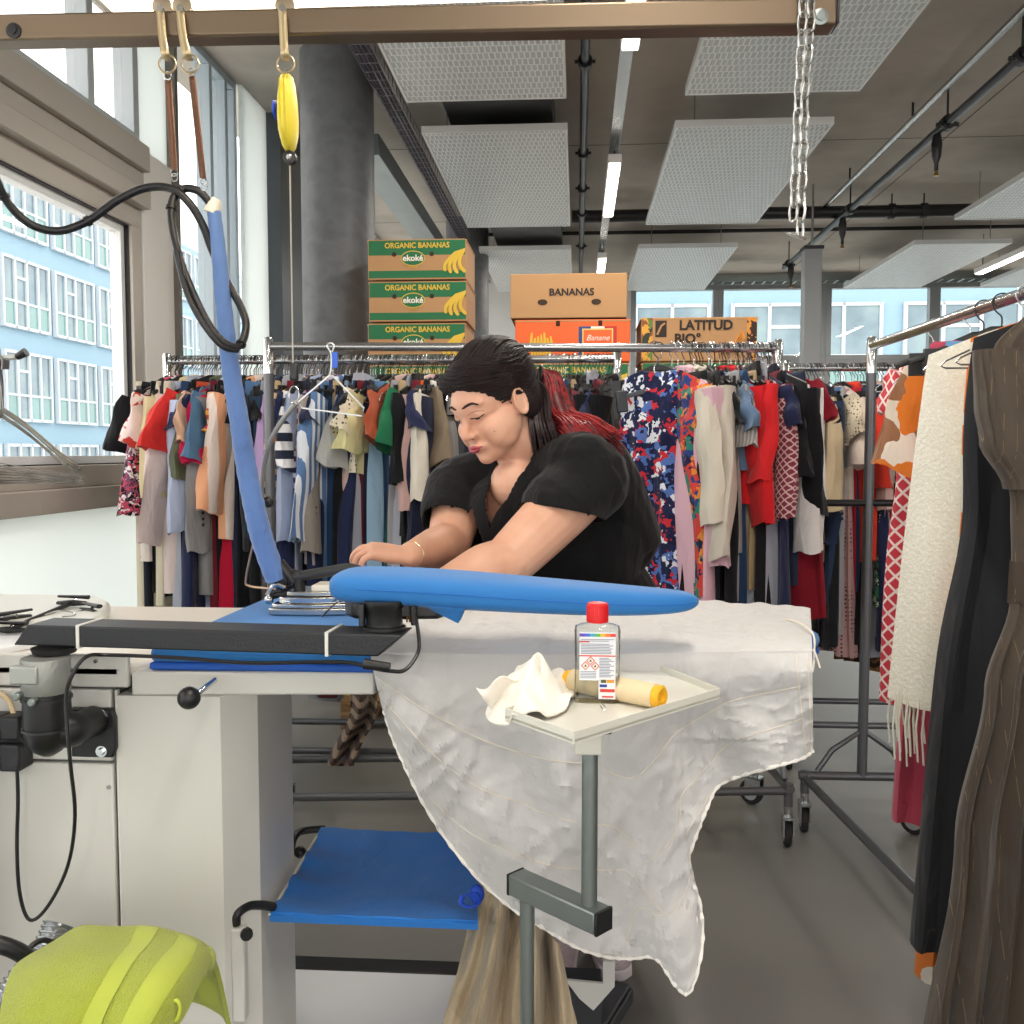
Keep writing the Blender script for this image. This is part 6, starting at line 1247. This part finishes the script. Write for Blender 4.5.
caps(tb, [P(588, 455, 2.16), P(607, 490, 2.25), P(618, 540, 2.32)], [.07, .09, .1])
tb.tube([P(560, 540, 2.3), P(590, 700, 2.4)], .16, 24)
aL = (elL-shL).normalized(); aR = (elR-shR).normalized()
nf = (Vector((-.55, -.8, .1))).normalized(); V0 = P(506, 530, 2.08)
ZCUF = P(548, 509, 2.0).z; nL = Vector((-.18, -.1, -1)).normalized(); pL = P(548, 507, 2.0)
def dplane(p):   # distance to the cuff planes, inside their regions
    out = []
    if (p-shL).cross(aL).length < .105 and (p-shL).dot(aL) > .05 and (p-cuL).dot(aL) < .16 and p.y < 2.16: out.append(((p-pL).dot(nL), nL))
    if (p-shR).cross(aR).length < .085 and (p-cuR).dot(aR) < .10: out.append(((p-cuR).dot(aR)-.008, aR))
    return out
def vneck(p):
    d = p-P(512, 470, 2.15); s1 = d.x*.82-d.y*.57; z_ = d.z
    front = (p-P(545, 500, 2.25)).dot(Vector((-.57, -.82, 0))) > 0
    return (-.125 < z_ < .03 and front, abs(s1-.004)-(.002+.042*min(1, max(0, (z_+.125)/.125)**1.2)), Vector((.82, -.57, 0))*(1 if s1 > .004 else -1))
def cut2(p):
    if any(d > 0 for d, n_ in dplane(p)): return True
    ok, d, n_ = vneck(p)
    if ok and d < 0: return True
    return (p-(NB+Vector((.004, 0, .012)))).length < .074
TOPM = mat('#0e0e10', .85, sheen=.08, wr=.4, bump=(30, .6), spec=.25)
tp = remesh(tb, .0042, 8, 'top')
for v in tp.v:
    for d, n_ in dplane(v):
        if abs(d) < .0026: v -= n_*d
    ok, d, n_ = vneck(v)
    if ok and abs(d) < .0026: v -= n_*d
    d = (v-(NB+Vector((.004, 0, .012)))); l = d.length-.074
    if abs(l) < .0026: v -= d.normalized()*l
keep = [f for f in tp.f if not cut2(sum((tp.v[i] for i in f), Vector())/len(f))]; used = sorted({i for f in keep for i in f}); mp = {k: i for i, k in enumerate(used)}; tp.v = [tp.v[k] for k in used]; tp.f = [tuple(mp[i] for i in f) for f in keep]
for v in tp.v:   # cloth folds
    k = .006*nse(v.x*9+v.z*6, v.y*6, v.z*10)+.004*sin((v.z*38+v.x*20)+2*nse(v.x*5, v.y*5, v.z*5)); d = (v-P(560, 560, 2.3)); d.z *= .2; v += d.normalized()*k
to = tp.build('black_top', TOPM, W); to.data.set_sharp_from_angle(angle=pi)
sm = to.modifiers.new('solid', 'SOLIDIFY'); sm.thickness = .004; sm.offset = 1
# trousers + shoes
lb = MB(); lb.ell(P(588, 690, 2.41), (.2, .17, .14), n=24)
ank = []
for s_, fx in ((-1, P(560, 960, 2.36)), (1, P(608, 965, 2.42))):
    hp_ = T4+Vector((s_*.08, 0, -.04)); an = Vector((fx.x, fx.y, .10)); ank.append(an); caps(lb, [hp_, hp_.lerp(an, .5)+Vector((0, -.02, 0)), an], [.115, .085, .06], n=18)
remesh(lb, .008, 3).build('black_trousers', mat('#17171a', .85, wr=.6), W)
for i, an in enumerate(ank):
    f = thing('x', 'x x x x', 'x') if False else None
    sh = MB(); fx = Vector((.12 if i else -.1, -1, 0)).normalized(); M_ = Matrix.Translation((an.x, an.y, 0)) @ Matrix.Rotation(atan2(fx.y, fx.x), 4, 'Z')
    e_ = MB(); e_.ell((.02, 0, .05), (.13, .046, .042), n=20).ell((.10, 0, .038), (.055, .045, .032), n=16).ell((-.06, 0, .07), (.045, .04, .05), n=16); e_.v = [M_ @ v for v in e_.v]
    sho = remesh(e_, .005, 3).build('sneaker', mat('#b9a9ae', .7, pat='dots', cols=('#8f8188',), scale=160), W)
    so2 = MB(); so2.prism([(-.105, -.03), (-.08, -.042), (.06, -.048), (.13, -.04), (.155, -.015), (.155, .015), (.13, .04), (.06, .048), (-.08, .042), (-.105, .03)], 0, .028, M_); so2.build('sole', mat('#d8cfd2', .6), sho, bevel=.006)
# bracelet
ax = (elR-wrR).normalized(); u_ = ax.cross(Vector((0, 0, 1))).normalized(); w_ = ax.cross(u_); MB().tube([wrR+ax*.012+(u_*cos(2*pi*k/24)+w_*sin(2*pi*k/24))*.0275 for k in range(24)], .0012, 6, closed=True).build('bracelet', mat('#d8c9a8', .25, .9), W)
for o in bpy.data.objects:
    if '_w' in o: del o['_w']
vs = bpy.context.scene.view_settings; vs.view_transform = 'Standard'; vs.look = 'None'; vs.gamma = 1; vs.use_curve_mapping = False; vs.exposure = -0.08
